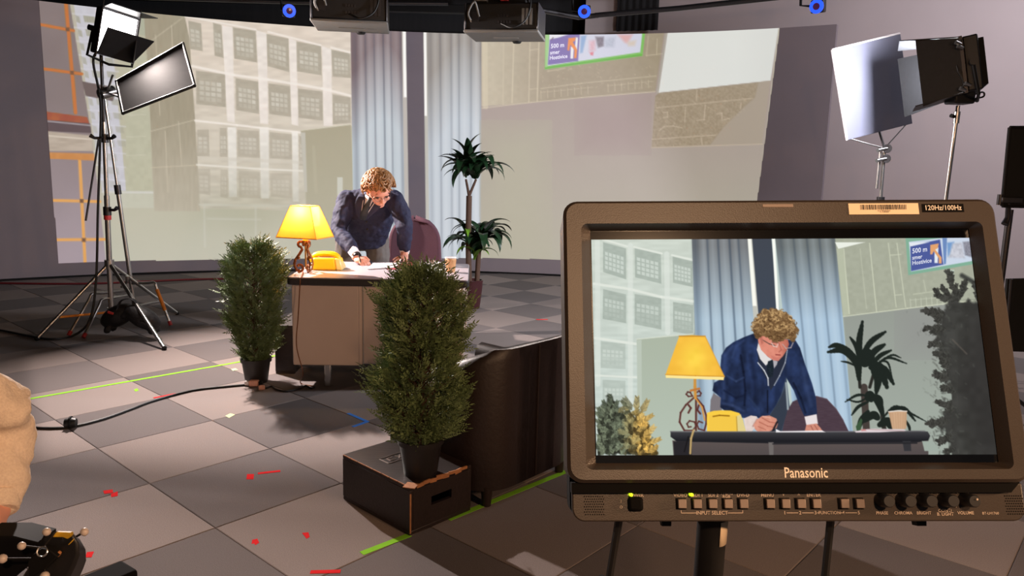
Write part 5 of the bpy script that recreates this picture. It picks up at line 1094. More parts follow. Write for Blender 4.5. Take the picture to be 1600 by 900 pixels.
def prism(pts, w0, w1, mb=None):
    mb = mb or MB(FM); k = len(pts)
    return mb.add([(u, -v, w0) for u, v in pts] + [(u, -v, w1) for u, v in pts], [tuple(range(k)), tuple(range(k, 2 * k))[::-1]] + [(i, k + i, k + (i + 1) % k, (i + 1) % k) for i in range(k)])
def ringloft(loops):
    mb = MB(FM); k = len(loops[0][0])
    mb.add([(u, -v, w) for pts, w in loops for u, v in pts], [(a * k + i, (a + 1) * k + i, (a + 1) * k + (i + 1) % k, a * k + (i + 1) % k) for a in range(len(loops) - 1) for i in range(k)]); return mb
BZ = (-.0272, -.0352, .3800, .2250)
o1 = rrect(*BZ, .0135); o1b = rrect(BZ[0] + .003, BZ[1] + .003, BZ[2] - .003, BZ[3] - .003, .0115); i1 = rrect(-.0105, -.0125, .3655, .2135, .006); i2 = rrect(-.0010, -.0092, .3600, .2082, .001)
bez_o = ringloft([(o1, -.045), (o1, .0105), (o1b, .0140), (i1, .0135), (i2, .0008)]).build('bezel', 'bezel', mon, ang=30)
prism(rrect(-.024, -.032, .377, .257, .012), -.052, -.010).build('rear_shell', 'gap', mon)
prism([(-.004, -.0105), (.3625, -.0105), (.3625, .2095), (-.004, .2095)], -.008, 0).build('lcd_glass', 'lcd', mon, smooth=False)
# lower control panel; a black strip stands for the bezel overhang and its shade
cpn = prism([(-.0228, .2262), (.3765, .2262), (.3765, .2262 + .020)] + [(u, v) for u, v in rrect(-.0228, .2262, .3765, .2585, .011)[7:21]], -.045, .0035).build('control_panel', 'bezel', mon, bevel=.0012)
prism([(-.0235, .2248), (.372, .2248), (.363, .2338), (-.0235, .2338)], -.03, .0085).build('gap_shade_strip', 'gap', mon, smooth=False)
def pbox(u, v, du, dv, w0, w1, mb=None): return prism([(u - du, v - dv), (u + du, v - dv), (u + du, v + dv), (u - du, v + dv)], w0, w1, mb)
by = .2432
for u in (.0735, .0870, .1006, .1142, .1278, .1512, .1648, .1784, .1919, .2165, .2300):
    pbox(u, by, .0046, .0049, .0030, .0042).build('button_well', 'gap', cpn, smooth=False); pbox(u + .0004, by - .0002, .0036, .0039, .003, .0088).build('button', 'key', cpn, bevel=.0006)
pbox(.0331, by, .0066, .0062, .003, .0085).build('power_switch', 'gap', cpn, bevel=.0025)
for u in (.2504, .2690, .2872, .3058, .3240):
    MB(FM).lathe([(.0002, .003), (.0062, .003), (.0058, .012), (.0054, .0185), (.0046, .0195), (.0002, .0195)], (u, -by + .003, 0), 24).build('knob', 'black_plastic', cpn)
MB(FM).lathe([(.0001, .0195), (.0009, .0195), (.0009, .0202), (.0001, .0204)], (.3258, -by + .0045, 0), 10).build('knob_dot', 'print', cpn)
dots = MB(FM)
for i in range(9): a = math.radians(215 - 31 * i); dots.lathe([(.0001, .0035), (.0006, .0035), (.0006, .0039), (.0001, .0039)], (.3236 + .0092 * math.cos(a), -by + .0018 + .0085 * math.sin(a), 0), 6)
for u in (.2504, .2690, .2872, .3058): dots.lathe([(.0001, .0035), (.0006, .0035), (.0006, .0039), (.0001, .0039)], (u - .003, -.2352, 0), 6)
tag(dots.build('scale_dots', 'print', cpn), kind='stuff')
for u in (.0250, .0778): MB(FM).lathe([(.0001, .0035), (.0016, .0035), (.0015, .0100), (.0001, .0105)], (u + .004 if u < .03 else u + .0045, -.2352, 0), 12).build('indicator_light', 'led_green', cpn)
for u0 in (-.0120, .3600):
    g = MB(FM)
    for i in range(9):
        for j in range(8):
            u, v = u0 + .0020 * i + .001 * (j % 2), .2370 + .0022 * j
            if u > .3755: continue
            g.lathe([(.0001, .0034), (.0006, .0034), (.0006, .0037), (.0001, .0037)], (u, -v, 0), 6)
    tag(g.build('speaker_grille', 'gap', cpn), kind='stuff')
def lab(s_, u, v, h, m='print', al='CENTER', w=.0037, b=0.0, sx=1.0, par=None):
    return text_mesh(s_, h, M[m], cpn, FM @ Matrix.Translation((u, -v, w)) @ Matrix.Diagonal((sx, 1, 1, 1)), 'lettering', al, bold=b)
lab('Panasonic', .1823, .2166, .0125, 'logo', w=.0142, b=.012, sx=.78, par=bez_o)
for s_, u in (('POWER', .0335), ('VIDEO', .0735), ('SDI 1', .0890), ('SDI 2', .1025), ('DVI-D', .1290)): lab(s_, u, .2360, .0042, b=.008)
lab('YPBPR/', .1146, .2345, .0038, b=.006); lab('RGB', .1142, .2372, .0036, b=.008); lab('MENU', .1505, .2360, .0042, b=.008); lab('ENTER', .1915, .2360, .0042, b=.008); lab('v', .1648, .2352, .0045); lab('^', .1784, .2362, .005)
lab('INPUT SELECT', .1006, .2512, .0044, b=.008)
for s_, u in (('1', .1648), ('2', .1784), ('3', .1919), ('4', .2165), ('5', .2300)): lab(s_, u, .2512, .0042, b=.006)
lab('FUNCTION', .2042, .2512, .0038, b=.006)
for s_, u in (('PHASE', .2504), ('CHROMA', .2690), ('BRIGHT', .2872), ('VOLUME', .3238)): lab(s_, u, .2515, .0037, b=.008)
lab('CONT/', .3058, .2495, .0038, b=.008); lab('B. LIGHT', .3058, .2525, .0038, b=.008); lab('BT-LH1760', .3455, .2518, .0031, b=.004); lab('I', .0205, .2412, .0035); lab('O', .0205, .2462, .0035)
ln = MB(FM)
for (a, b_), (c_, d_) in (((.0735, .2492), (.0735, .2512)), ((.0735, .2512), (.0870, .2512)), ((.1145, .2512), (.1278, .2512)), ((.1278, .2492), (.1278, .2512)), ((.1668, .2512), (.1764, .2512)), ((.1804, .2512), (.1900, .2512)), ((.1935, .2512), (.1955, .2512)), ((.2130, .2512), (.2150, .2512)), ((.2185, .2512), (.2282, .2512))):
    pbox((a + c_) / 2, (b_ + d_) / 2, abs(a - c_) / 2 + .00025, abs(b_ - d_) / 2 + .00025, .0033, .0037, ln)
tag(ln.build('panel_lines', 'print', cpn, smooth=False), kind='stuff')
stk = pbox(.2745, -.0252, .0328, .0054, .0136, .0144).build('asset_sticker', 'sticker', mon, smooth=False)
bc = MB(FM); u = .2530; rb2 = random.Random(3)
while u < .2955: wv = rb2.choice((.0003, .0003, .0006, .0009)); pbox(u + wv / 2, -.0268, wv / 2, .0024, .0143, .0147, bc); u += wv + rb2.choice((.0004, .0006, .0009))
tag(bc.build('barcode', 'ink', stk, smooth=False), kind='stuff'); lab('*17000*', .2745, -.0225, .0036, 'ink', w=.0147, par=stk)
mst = pbox(.3302, -.0258, .0196, .0040, .0136, .0141).build('mode_sticker', 'gap', mon, smooth=False); lab('120Hz/100Hz', .3302, -.0258, .0068, 'logo', w=.0143, b=.010, sx=.92, par=mst)
pbox(.1755, -.0290, .0145, .0016, .0136, .0143).build('tally_window', 'key', mon, bevel=.0004)
for u in (.0646, .2965): prism([(u - .005, .256), (u + .005, .256), (u + .004, .2650), (u - .004, .2650)], -.03, -.02).build('foot', 'black', mon)
# stand and cables of the monitor
ms0 = L3(.1123, .2560, -.030); st = thing('monitor_stand', 'black pole stand with sticker under the foreground monitor', 'stand', (ms0.x, ms0.y + .01, 0))
MB().cyl((ms0.x, ms0.y + .01, .04), (ms0.x, ms0.y + .01, ms0.z + .02), .0138, n=20).build('pole', 'black', st); MB().lathe([(.002, 0), (.22, 0), (.22, .015), (.03, .04), (.002, .04)], (ms0.x, ms0.y + .01, 0), 28).build('base_plate', 'black', st); MB().box((ms0.x, ms0.y + .012, ms0.z + .012), (.06, .03, .03), Matrix.Rotation(-.35, 3, 'X')).build('mount_block', 'black', st)
ps = ms0 + V((0, .01, 0)); vs_ = []
for i in range(8):
    a = math.radians(-72 + 9.5 * i); vs_.append([V((ps.x + .0143 * math.cos(a), ps.y + .0143 * math.sin(a), ps.z - z)) for z in (.006, .030)])
MB().grid(vs_).build('sticker', 'sticker', st, solid=.0004)
for a, b_, r, lb in (((962, 815), (948, 930), .0038, 'black cable hanging from the left underside of the monitor'), ((1293, 812), (1286, 930), .0038, 'black cable hanging from the middle underside of the monitor')):
    q0 = L3(*[(.0228, .2550), (.2170, .2550)][0 if a[0] < 1000 else 1], -.025); q1 = at(b_[0], b_[1], q0.y + .01); q2 = V((q1.x + (.02 if a[0] < 1000 else -.02), q1.y + .02, .30)); q3 = V((q2.x + .05, q2.y + .1, .01))
    tag(MB().tube(bez([q0, q0.lerp(q1, .33), q0.lerp(q1, .66), q1, q1 + (q1 - q0) * .6, q2, q3], 8), r, 8).build('cable', 'cable'), lb, 'cable')

# ------------------------------------------------------------------ the picture on the monitor (flat screen image)
mu, mv = 680, 384
uu = np.linspace(0, .3595, mu)[None, :].repeat(mv, 0).ravel(); vv = np.linspace(-.0002, .2012, mv)[:, None].repeat(mu, 1).ravel()
P = np.array(O_)[None] + uu[:, None] * np.array(X_)[None] + vv[:, None] * np.array(D_)[None] + .0006 * np.array(NN)[None]
Dv = P - np.array(CP); zc = Dv @ np.array(FW); S = Paint(800 + FOC * (Dv @ np.array(RX)) / zc, 450 - FOC * (Dv @ np.array(UX)) / zc)
S.poly([(900, 350), (1600, 350), (1600, 740), (900, 740)], (170, 178, 165))
K1 = sub(870, 300, 3.0); K2 = sub(1230, 300, 3.0); A = sub(1000, 460, 3.4618); B = sub(1290, 490, 3.914); Cz = sub(1300, 340, 4.089); G = sub(920, 600, 7.5)
# facade
S.poly(K1((100, 150), (636, 190), (645, 660), (560, 690), (400, 1300), (100, 1300)), lerp_y(380, (206, 214, 203), 640, (200, 212, 205)), nz=7, sc=16, sc2=4)
for q in ([(217, 235), (325, 265), (325, 410), (217, 375)], [(365, 262), (488, 292), (490, 430), (367, 400)], [(543, 302), (636, 325), (637, 445), (545, 425)], [(217, 455), (325, 480), (325, 615), (215, 595)], [(365, 478), (490, 498), (490, 645), (365, 620)], [(545, 515), (640, 530), (640, 670), (545, 655)], [(207, 700), (322, 712), (322, 830), (205, 825)], [(215, 880), (322, 885), (322, 1010), (215, 1010)]):
    a, b, c_, d = [np.array(p) for p in K1(*q)]; S.poly([a, b, c_, d], (166, 177, 167), alpha=.85 if q[0][1] < 600 else .5, nz=5, sc=6, sc2=3)
    for i in range(5):
        for j in range(4):
            f = lambda u, v: tuple((a * (1 - u) + b * u) * (1 - v) + (d * (1 - u) + c_ * u) * v); u0, u1, v0, v1 = .08 + .17 * i, .08 + .17 * (i + .76), .3 + .15 * j, .3 + .15 * (j + .74)
            S.poly([f(u0, v0), f(u1, v0), f(u1, v1), f(u0, v1)], (212, 221, 212), alpha=.75 if q[0][1] < 450 else (.6 if j < 2 else .2))
for pts, wd in (([(215, 222), (330, 255)], 3), ([(362, 258), (492, 288)], 3), ([(540, 296), (636, 318)], 3), ([(175, 430), (340, 455), (490, 492), (640, 512)], 4), ([(180, 685), (370, 712)], 4), ([(185, 860), (390, 870)], 3)): S.line(K1(*pts), wd, (232, 236, 226), alpha=.75)
for pts in ([(190, 220), (193, 900)], [(345, 250), (345, 1000)], [(515, 290), (520, 660)]): S.line(K1(*pts), 8, (224, 230, 222), alpha=.6)
S.poly(K1((375, 690), (640, 665), (660, 1300), (395, 1300)), lerp_y(520, (172, 182, 164), 690, (180, 192, 178))); S.line(K1((375, 690), (640, 665)), 1.5, (214, 220, 205)); S.poly(K1((375, 695), (397, 693), (400, 1300), (380, 1300)), (188, 198, 184))
# curtains, pillar
def drape(quad, folds, top, mid, y0, y1):
    a, b, c_, d = quad; S.poly(quad, lerp_y(y0, top, y1, mid))
    for t0, wd, dl in folds:
        S.line([(a[0] + (b[0] - a[0]) * t0, a[1] - 5), (d[0] + (c_[0] - d[0]) * t0, d[1])], wd, (235, 248, 255) if dl > 0 else (52, 66, 84), soft=wd * .45, alpha=abs(dl))
drape([(1080.5, 360), (1168, 360), (1196, 720), (1093, 720)], [(.05, 8, -.28), (.2, 9, .22), (.27, 3, -.45), (.36, 10, .2), (.46, 3, -.5), (.56, 11, .2), (.66, 3, -.5), (.76, 8, .16), (.82, 3, -.45), (.9, 10, .1)], (112, 114, 116), (168, 190, 206), 385, 500)
S.poly([(1167, 360), (1175, 360), (1206, 720), (1194, 720)], (196, 196, 186)); S.poly([(1167.5, 360), (1172.5, 360), (1182, 478), (1176, 478)], (250, 250, 240))
S.poly([(1174, 360), (1206, 360), (1250, 720), (1204, 720)], lerp_y(380, (66, 72, 82), 650, (62, 76, 96)))
S.poly([(1204, 360), (1211, 360), (1250, 720), (1243, 720)], (190, 205, 200)); S.poly([(1205.5, 360), (1210, 360), (1217.5, 487), (1213, 487)], (250, 252, 244))
drape([(1210, 360), (1304, 360), (1338, 720), (1247, 720)], [(.08, 6, -.2), (.2, 10, .16), (.3, 3, -.3), (.4, 11, .2), (.52, 3, -.3), (.62, 10, .2), (.73, 3, -.3), (.84, 12, .22), (.95, 4, -.2)], (106, 112, 112), (166, 192, 214), 385, 500)
S.poly([(1304, 360), (1600, 360), (1600, 740), (1338, 740), (1318, 494)], lerp_y(480, (150, 155, 147), 690, (162, 172, 162))); S.poly([(1400, 480), (1500, 470), (1480, 560), (1400, 560)], (146, 147, 144), soft=30, alpha=.7)
S.poly([(1304, 360), (1600, 360), (1600, 465), (1530, 473), (1470, 476), (1317, 494)], (168, 172, 154), nz=4, sc=5); S.poly(Cz((20, 158), (210, 158), (160, 170), (40, 200)), (236, 240, 230))
S.poly(Cz((30, 200), (70, 195), (115, 615), (72, 632)), (190, 196, 172), alpha=.7)
for pts, al in (([(75, 200), (110, 615)], .8), ([(240, 165), (285, 600)], .8), ([(360, 165), (410, 570)], .7), ([(415, 165), (470, 570)], .7), ([(72, 632), (480, 580), (900, 530)], .9), ([(180, 200), (220, 580)], .35), ([(375, 240), (440, 235)], .6), ([(405, 495), (445, 492)], .6), ([(585, 400), (600, 470)], .4), ([(520, 490), (700, 465), (880, 445)], .5)): S.line(Cz(*pts), 1.5, (212, 216, 192), alpha=al)
for i in range(7): x = 500 + i * 34; S.line(Cz((x, 520 - i * 3), (x + 3, 575 - i * 3)), 1.2, (205, 210, 190), alpha=.6); S.line(Cz((x, 528 - i * 3), (x + 26, 524 - i * 3)), 1.2, (205, 210, 190), alpha=.5)
S.poly(Cz((470, 130), (960, 100), (960, 275), (890, 300), (487, 368)), (130, 176, 152)); S.poly(Cz((492, 155), (960, 100), (960, 262), (880, 280), (505, 345)), (205, 216, 232)); S.poly(Cz((500, 178), (690, 140), (712, 300), (505, 342)), (78, 92, 156)); S.poly(Cz((492, 160), (620, 158), (500, 185)), (228, 232, 240))
S.poly(Cz((705, 130), (735, 130), (728, 295), (715, 300)), (110, 140, 190)); S.poly(Cz((655, 195), (680, 190), (675, 290), (655, 290)), (230, 236, 240)); S.poly(Cz((628, 175), (682, 165), (676, 195), (660, 205), (700, 255), (700, 293), (682, 293), (682, 260), (650, 215), (640, 235), (628, 235)), (228, 164, 112))
S.poly(Cz((735, 160), (780, 155), (770, 230), (740, 250)), (120, 158, 205), soft=1.5); S.poly(Cz((770, 165), (830, 160), (850, 260), (745, 255)), (196, 198, 208), soft=2, nz=14, sc=3); S.poly(Cz((835, 155), (900, 150), (910, 260), (850, 240)), (140, 140, 152), soft=1.5, nz=14, sc=2); S.poly(Cz((755, 335), (780, 335), (772, 370), (758, 365)), (200, 216, 205), soft=1.5)
# dracaena on the picture
def mleaf(pts, wd, c=(30, 38, 34)):
    P_l = [V((x, y, 0)) for x, y in pts]; Q = bez(P_l, 5); n_ = len(Q)
    for i in range(n_ - 1):
        t_ = (i + .5) / n_; S.line([(Q[i].x, Q[i].y), (Q[i + 1].x, Q[i + 1].y)], max(.8, wd * (math.sin(math.pi * min(1, .12 + t_ * .9)) ** .7)), c, soft=.8)
S.line(B((235, 450), (250, 720)), 11, (70, 62, 58)); S.line(B((200, 300), (210, 450)), 5, (42, 42, 38)); S.line(B((290, 380), (270, 450)), 5, (42, 42, 38)); S.line(B((345, 600), (360, 720)), 7, (48, 46, 42))
for pts, wd in (([(205, 400), (190, 300), (110, 225), (15, 235)], 12), ([(205, 340), (150, 240), (70, 195), (20, 205)], 9), ([(210, 330), (205, 180), (225, 50)], 10), ([(210, 300), (185, 200), (150, 145)], 6), ([(220, 260), (280, 170), (365, 112)], 9), ([(250, 300), (300, 230), (360, 190)], 10), ([(270, 330), (330, 260), (400, 225)], 7), ([(300, 330), (380, 270), (495, 305)], 4), ([(300, 320), (400, 255), (460, 270)], 3), ([(280, 330), (330, 330), (375, 450)], 14), ([(290, 330), (360, 340), (415, 430)], 10), ([(290, 350), (320, 400), (310, 485)], 12), ([(330, 290), (380, 300), (405, 380)], 3), ([(240, 300), (250, 260), (270, 300)], 24), ([(205, 330), (140, 300), (95, 292)], 3),
                ([(250, 500), (190, 500), (120, 540)], 4), ([(260, 510), (200, 540), (130, 525)], 3), ([(260, 540), (200, 570), (160, 620)], 5), ([(260, 600), (220, 650), (200, 710)], 9), ([(290, 500), (330, 560), (350, 620)], 10), ([(280, 500), (330, 520), (345, 580)], 8), ([(320, 640), (290, 620), (230, 660)], 12), ([(340, 650), (420, 570), (500, 600), (615, 660)], 4), ([(400, 590), (480, 580), (548, 655)], 6), ([(480, 640), (510, 690), (515, 725)], 4), ([(330, 680), (380, 660), (400, 700)], 13), ([(260, 520), (270, 500), (280, 530)], 14)): mleaf(B(*pts), wd)
S.poly(B((185, 690), (215, 640), (225, 650), (215, 715), (190, 715)), (60, 86, 60))
# dark cedar at right, cedar at lower left
S.poly([(1494, 452), (1482, 476), (1468, 490), (1470, 508), (1456, 521), (1468, 535), (1466, 555), (1476, 565), (1474, 585), (1484, 604), (1486, 634), (1470, 650), (1466, 660), (1476, 680), (1484, 700), (1488, 720), (1600, 720), (1600, 474), (1524, 474), (1513, 468), (1505, 474), (1499, 470)], (62, 62, 59), soft=2, ragged=5, rs=7, nz=9, sc=10)
S.line(Cz((830, 370), (900, 410)), 7, (66, 68, 64), soft=2); S.poly([(1520, 480), (1600, 470), (1600, 720), (1530, 720), (1500, 600)], (50, 48, 47), soft=20, alpha=.7); S.line(Cz((770, 780), (860, 870)), 2, (120, 108, 98), soft=1.2, alpha=.5)
for i in range(260):
    x, y = random.gauss(1476, 16), random.uniform(480, 712); S.line([(x, y), (x + random.uniform(-6, 3), y + random.uniform(-6, 2))], random.uniform(1, 2.6), random.choice([(66, 66, 62), (84, 86, 80), (54, 54, 52)]), soft=1.2, alpha=.5 if x > 1458 else .15)
def spray(x, y, a, L_, c, n=7, wd=1.5):
    for j in range(n):
        t_ = j / n; px_, py_ = x + math.cos(a) * L_ * t_, y - math.sin(a) * L_ * t_
        for sg in (-1, 1): b_ = a + sg * .7; l2 = L_ * .34 * (1 - .5 * t_); S.line([(px_, py_), (px_ + math.cos(b_) * l2, py_ - math.sin(b_) * l2)], wd, tuple(np.array(c) * random.uniform(.75, 1.25)), soft=.7)
for x, y, a, L_ in ((1497, 470, 1.9, 52), (1490, 470, 2.3, 30), (1500, 465, 1.3, 30), (1530, 470, 1.7, 34), (1545, 460, 2.6, 30), (1475, 492, 2.9, 34), (1480, 470, 2.5, 26), (1478, 515, 3.1, 36), (1474, 540, 3.0, 22), (1484, 560, 2.8, 26), (1482, 590, 2.9, 22), (1492, 612, 2.8, 20), (1490, 640, 2.7, 30), (1482, 660, 3.2, 36), (1488, 680, 3.6, 26), (1492, 700, 3.8, 22), (1470, 505, 2.2, 24), (1482, 575, 2.3, 18)): [spray(x + math.cos(a) * L_ * q, y - math.sin(a) * L_ * q, a + random.uniform(-.9, .9), random.uniform(7, 13) * (1.15 - .5 * q), (62, 62, 58), 4, 2.3) for q in np.linspace(0, .85, int(L_ * .55))]
S.poly(G((110, 290), (180, 240), (240, 130), (300, 210), (400, 300), (470, 400), (600, 420), (740, 700), (760, 830), (110, 830)), (44, 46, 38), soft=2, ragged=4, rs=6); S.poly(G((430, 400), (660, 430), (760, 700), (800, 830), (520, 830), (430, 600)), (74, 60, 34), soft=3, ragged=5, rs=6)
for i in range(330):
    x, y = random.uniform(100, 800), random.uniform(330, 830)
    if x > 560 + (y - 330) * .45: continue
    warm = max(0, min(1, (x - 380) / 250)); c = tuple(np.array((104, 112, 92)) * (1 - warm) + np.array((206, 164, 84)) * warm); kk = random.choice((.45, .7, 1.0, 1.1)); c = tuple(v * kk for v in c)
    p = G((x, y))[0]; spray(p[0], p[1], random.uniform(.3, 2.6), random.uniform(8, 15), c, 5)
for x, y, a, L_, wm in ((250, 260, 1.6, 18, 0), (300, 300, 1.2, 15, 0), (200, 290, 1.9, 14, 0), (140, 380, 1.8, 14, 0), (350, 330, .7, 16, .3), (500, 300, 2.1, 22, .2), (555, 300, 1.5, 21, .5), (620, 330, 1.1, 22, .7), (640, 430, .55, 18, 1), (650, 620, .8, 24, 1), (720, 690, .4, 18, 1), (700, 800, .6, 16, 1), (440, 260, 2.3, 12, .1)):
    c = tuple(np.array((86, 94, 78)) * (1 - wm) + np.array((196, 160, 88)) * wm); p = G((x, y))[0]; spray(p[0], p[1], a, L_, c, 8)
# chair, man
S.poly(A((765, 760), (790, 640), (825, 580), (870, 560), (955, 550), (1010, 565), (1062, 620), (1100, 680), (1138, 760)), (76, 60, 70), nz=3, sc=6, sc2=1.2); S.line(A((955, 551), (1010, 566), (1062, 622), (1100, 682)), 1.2, (104, 84, 92), alpha=.7)
S.poly(A((378, 640), (382, 570), (397, 535), (440, 560), (445, 650)), (124, 118, 122)); S.poly(A((700, 660), (760, 560), (788, 500), (795, 640), (762, 745), (700, 745)), (52, 60, 74)); S.line(A((790, 480), (800, 620)), 3, (210, 220, 216), alpha=.6)
def cloth(base): return lambda x, y: np.array(base, float)[None] * (.82 + .5 * (vnoise(x / 9, y / 16, 3)[:, None] - .25) + .18 * (vnoise(x / 4, y / 5, 8)[:, None] - .5))
S.poly(A((612, 212), (560, 232), (505, 258), (465, 288), (440, 330), (434, 400), (440, 455), (400, 478), (392, 520), (437, 560), (434, 610), (470, 640), (540, 665), (580, 672), (625, 660), (650, 675), (700, 652), (735, 600), (762, 545), (790, 450), (832, 520), (862, 600), (888, 658), (958, 650), (952, 560), (930, 480), (892, 375), (866, 290), (842, 250), (760, 240), (640, 215)), cloth((36, 50, 84)), soft=.8)
for pts, wd, c, al in (([(545, 330), (560, 420), (570, 520), (565, 600)], 3, (12, 18, 36), .7), ([(500, 280), (460, 330), (452, 430), (455, 560)], 5, (58, 76, 120), .5), ([(470, 440), (520, 470), (560, 450)], 3, (62, 80, 120), .45), ([(455, 520), (520, 560), (565, 545)], 3, (16, 24, 48), .6), ([(450, 590), (500, 600), (560, 630)], 4, (60, 76, 116), .5), ([(880, 400), (900, 500), (925, 600)], 6, (54, 70, 108), .5), ([(830, 480), (870, 560), (895, 640)], 3, (12, 18, 34), .6), ([(600, 330), (620, 450), (630, 600)], 7, (20, 28, 50), .5), ([(690, 520), (690, 640)], 2, (14, 18, 32), .8), ([(560, 250), (520, 280), (500, 340)], 4, (56, 74, 118), .5), ([(590, 560), (640, 620), (650, 660)], 3, (50, 66, 100), .4)): S.line(A(*pts), wd, c, soft=wd * .4, alpha=al)
S.poly(A((632, 270), (650, 300), (690, 345), (735, 362), (800, 300), (785, 390), (728, 490), (706, 520), (690, 470), (640, 370)), (40, 46, 62)); S.poly(A((640, 262), (632, 300), (650, 350), (680, 385), (715, 352), (690, 335)), (226, 222, 220)); S.poly(A((718, 352), (745, 362), (740, 380), (725, 400)), (176, 172, 178)); S.poly(A((692, 362), (718, 352), (722, 400), (718, 445), (692, 452), (686, 400)), (28, 38, 48), nz=6, sc=2)
S.line(A((638, 370), (672, 412), (692, 452), (694, 492)), 1.5, (226, 228, 232)); S.line(A((797, 300), (785, 370), (755, 440), (726, 492)), 1.2, (206, 212, 222), alpha=.85)
S.poly(A((637, 222), (640, 260), (655, 300), (690, 336), (720, 356), (748, 359), (772, 335), (795, 300), (806, 270), (800, 245), (700, 225)), lambda x, y: np.array((222., 140, 120))[None] + np.array((-46., -44, -40))[None] * np.clip((x - 1216) / 18, 0, 1)[:, None], nz=6, sc=4)
S.poly(A((705, 330), (745, 342), (762, 335), (748, 358), (722, 354)), (206, 122, 108), soft=1.5); S.line(A((735, 326), (758, 328)), 1.8, (150, 66, 62)); S.line(A((750, 262), (764, 300), (752, 312)), 1.8, (176, 96, 84), alpha=.8); S.line(A((652, 240), (700, 268), (730, 276)), 1.3, (92, 70, 64)); S.line(A((712, 262), (722, 280), (740, 284), (746, 268)), 1.1, (225, 205, 198)); S.line(A((772, 270), (790, 292), (816, 288), (828, 262)), 1.2, (190, 170, 165)); S.line(A((715, 258), (742, 262)), 1.8, (96, 60, 50), alpha=.7); S.poly(A((646, 226), (660, 222), (668, 262), (655, 272)), (190, 112, 96), soft=1.5)
hairp = A((602, 195), (612, 150), (640, 105), (672, 84), (720, 74), (775, 92), (812, 118), (842, 152), (860, 190), (852, 222), (838, 246), (818, 258), (802, 246), (780, 236), (765, 250), (738, 258), (712, 246), (690, 236), (668, 224), (652, 228), (636, 236), (618, 216))
S.poly(hairp, (120, 90, 58), soft=1.2, ragged=3, rs=4)
hidx, hd_ = S.sd(hairp)
hx0, hx1 = 604, 858
for i in range(420):
    x, y = random.uniform(hx0, hx1), random.uniform(82, 252); p = A((x, y))[0]
    j = np.argmin((S.X[hidx] - p[0]) ** 2 + (S.Y[hidx] - p[1]) ** 2)
    if hd_[j] < .5: continue
    lt_ = random.random() * (1.05 if y < 190 else .7); c = np.array((74, 50, 30)) * (1 - lt_) + np.array((214, 176, 122)) * lt_; a = random.uniform(0, 6.28); r = random.uniform(1.8, 4.2)
    S.line([(p[0] + r * math.cos(a + q), p[1] + r * .8 * math.sin(a + q)) for q in (0, .7, 1.4, 2.1)], random.uniform(.9, 1.8), tuple(c), soft=.7, alpha=.75)
S.poly(A((560, 672), (600, 655), (632, 660), (640, 700), (605, 742), (572, 742)), (226, 208, 200), nz=6, sc=4); S.line(A((634, 676), (612, 712)), 3, (190, 150, 140))
S.poly(A((615, 705), (630, 680), (660, 658), (700, 655), (738, 672), (746, 700), (738, 722), (700, 742), (640, 745), (622, 730)), (216, 146, 124), nz=8, sc=4)
for pts, c in (([(660, 668), (700, 690), (738, 696)], (168, 92, 76)), ([(645, 690), (690, 712), (720, 718)], (168, 92, 76)), ([(640, 715), (680, 732)], (170, 96, 80)), ([(665, 660), (705, 668)], (240, 190, 170))): S.line(A(*pts), 1.3, c, alpha=.8)
S.line(A((742, 690), (716, 742)), 3, (30, 30, 36)); S.poly(A((890, 662), (955, 648), (962, 700), (900, 708)), (232, 222, 222)); S.poly(A((900, 706), (955, 698), (975, 720), (992, 745), (890, 745)), (206, 138, 118), nz=8, sc=3); S.line(A((925, 712), (940, 742)), 1.3, (160, 92, 80)); S.line(A((945, 708), (965, 740)), 1.3, (160, 92, 80))
# lamp, phone
for pts, wd in (([(290, 560), (248, 598), (220, 640), (214, 690), (240, 736)], 2.8), ([(305, 560), (342, 605), (358, 655), (358, 700), (348, 736)], 2.8), ([(285, 550), (262, 552), (250, 540), (258, 528), (272, 530), (280, 545)], 2.2), ([(305, 550), (325, 548), (330, 535), (320, 522), (308, 530)], 2.2), ([(240, 736), (285, 736), (303, 712), (295, 690), (268, 684), (254, 700), (262, 718), (276, 716)], 2.2), ([(348, 736), (318, 728), (308, 704), (318, 686), (338, 694)], 2.2), ([(262, 598), (275, 615), (262, 640)], 3), ([(318, 600), (310, 625), (326, 645)], 3), ([(303, 570), (303, 735)], 3)): S.line(A(*pts), wd, (92, 50, 46))
S.line(A((297, 440), (297, 500), (300, 560)), 4.2, (206, 146, 66)); S.line(A((300, 560), (335, 610), (350, 680)), 2.2, (214, 150, 70)); S.line(A((275, 520), (320, 510)), 3.4, (190, 120, 60))
S.poly(A((138, 434), (456, 444), (452, 463), (140, 451)), (255, 232, 150)); S.poly(A((212, 226), (280, 220), (352, 226), (456, 444), (300, 440), (138, 434)), lambda x, y: np.array((246., 188, 66))[None] + np.array((8., 26, 10))[None] * np.exp(-(((x - 1085) / 22) ** 2 + ((y - 560) / 26) ** 2))[:, None], nz=5, sc=9, sc2=9); S.line(A((212, 226), (352, 226)), 1.6, (190, 130, 40)); S.line(A((352, 226), (456, 444)), 1.2, (222, 160, 60)); S.line(A((138, 434), (300, 440), (456, 444)), 1.2, (206, 140, 40))
S.poly(A((362, 640), (398, 630), (440, 627), (490, 628), (538, 642), (556, 680), (572, 745), (362, 745)), (250, 206, 70)); S.poly(A((372, 655), (520, 655), (530, 738), (372, 738)), (244, 200, 74)); S.line(A((396, 660), (430, 654), (482, 657)), 2, (150, 104, 20)); S.poly(A((520, 660), (545, 648), (574, 745), (524, 745)), (226, 208, 140)); S.line(A((522, 662), (526, 744)), 1.4, (190, 150, 50))
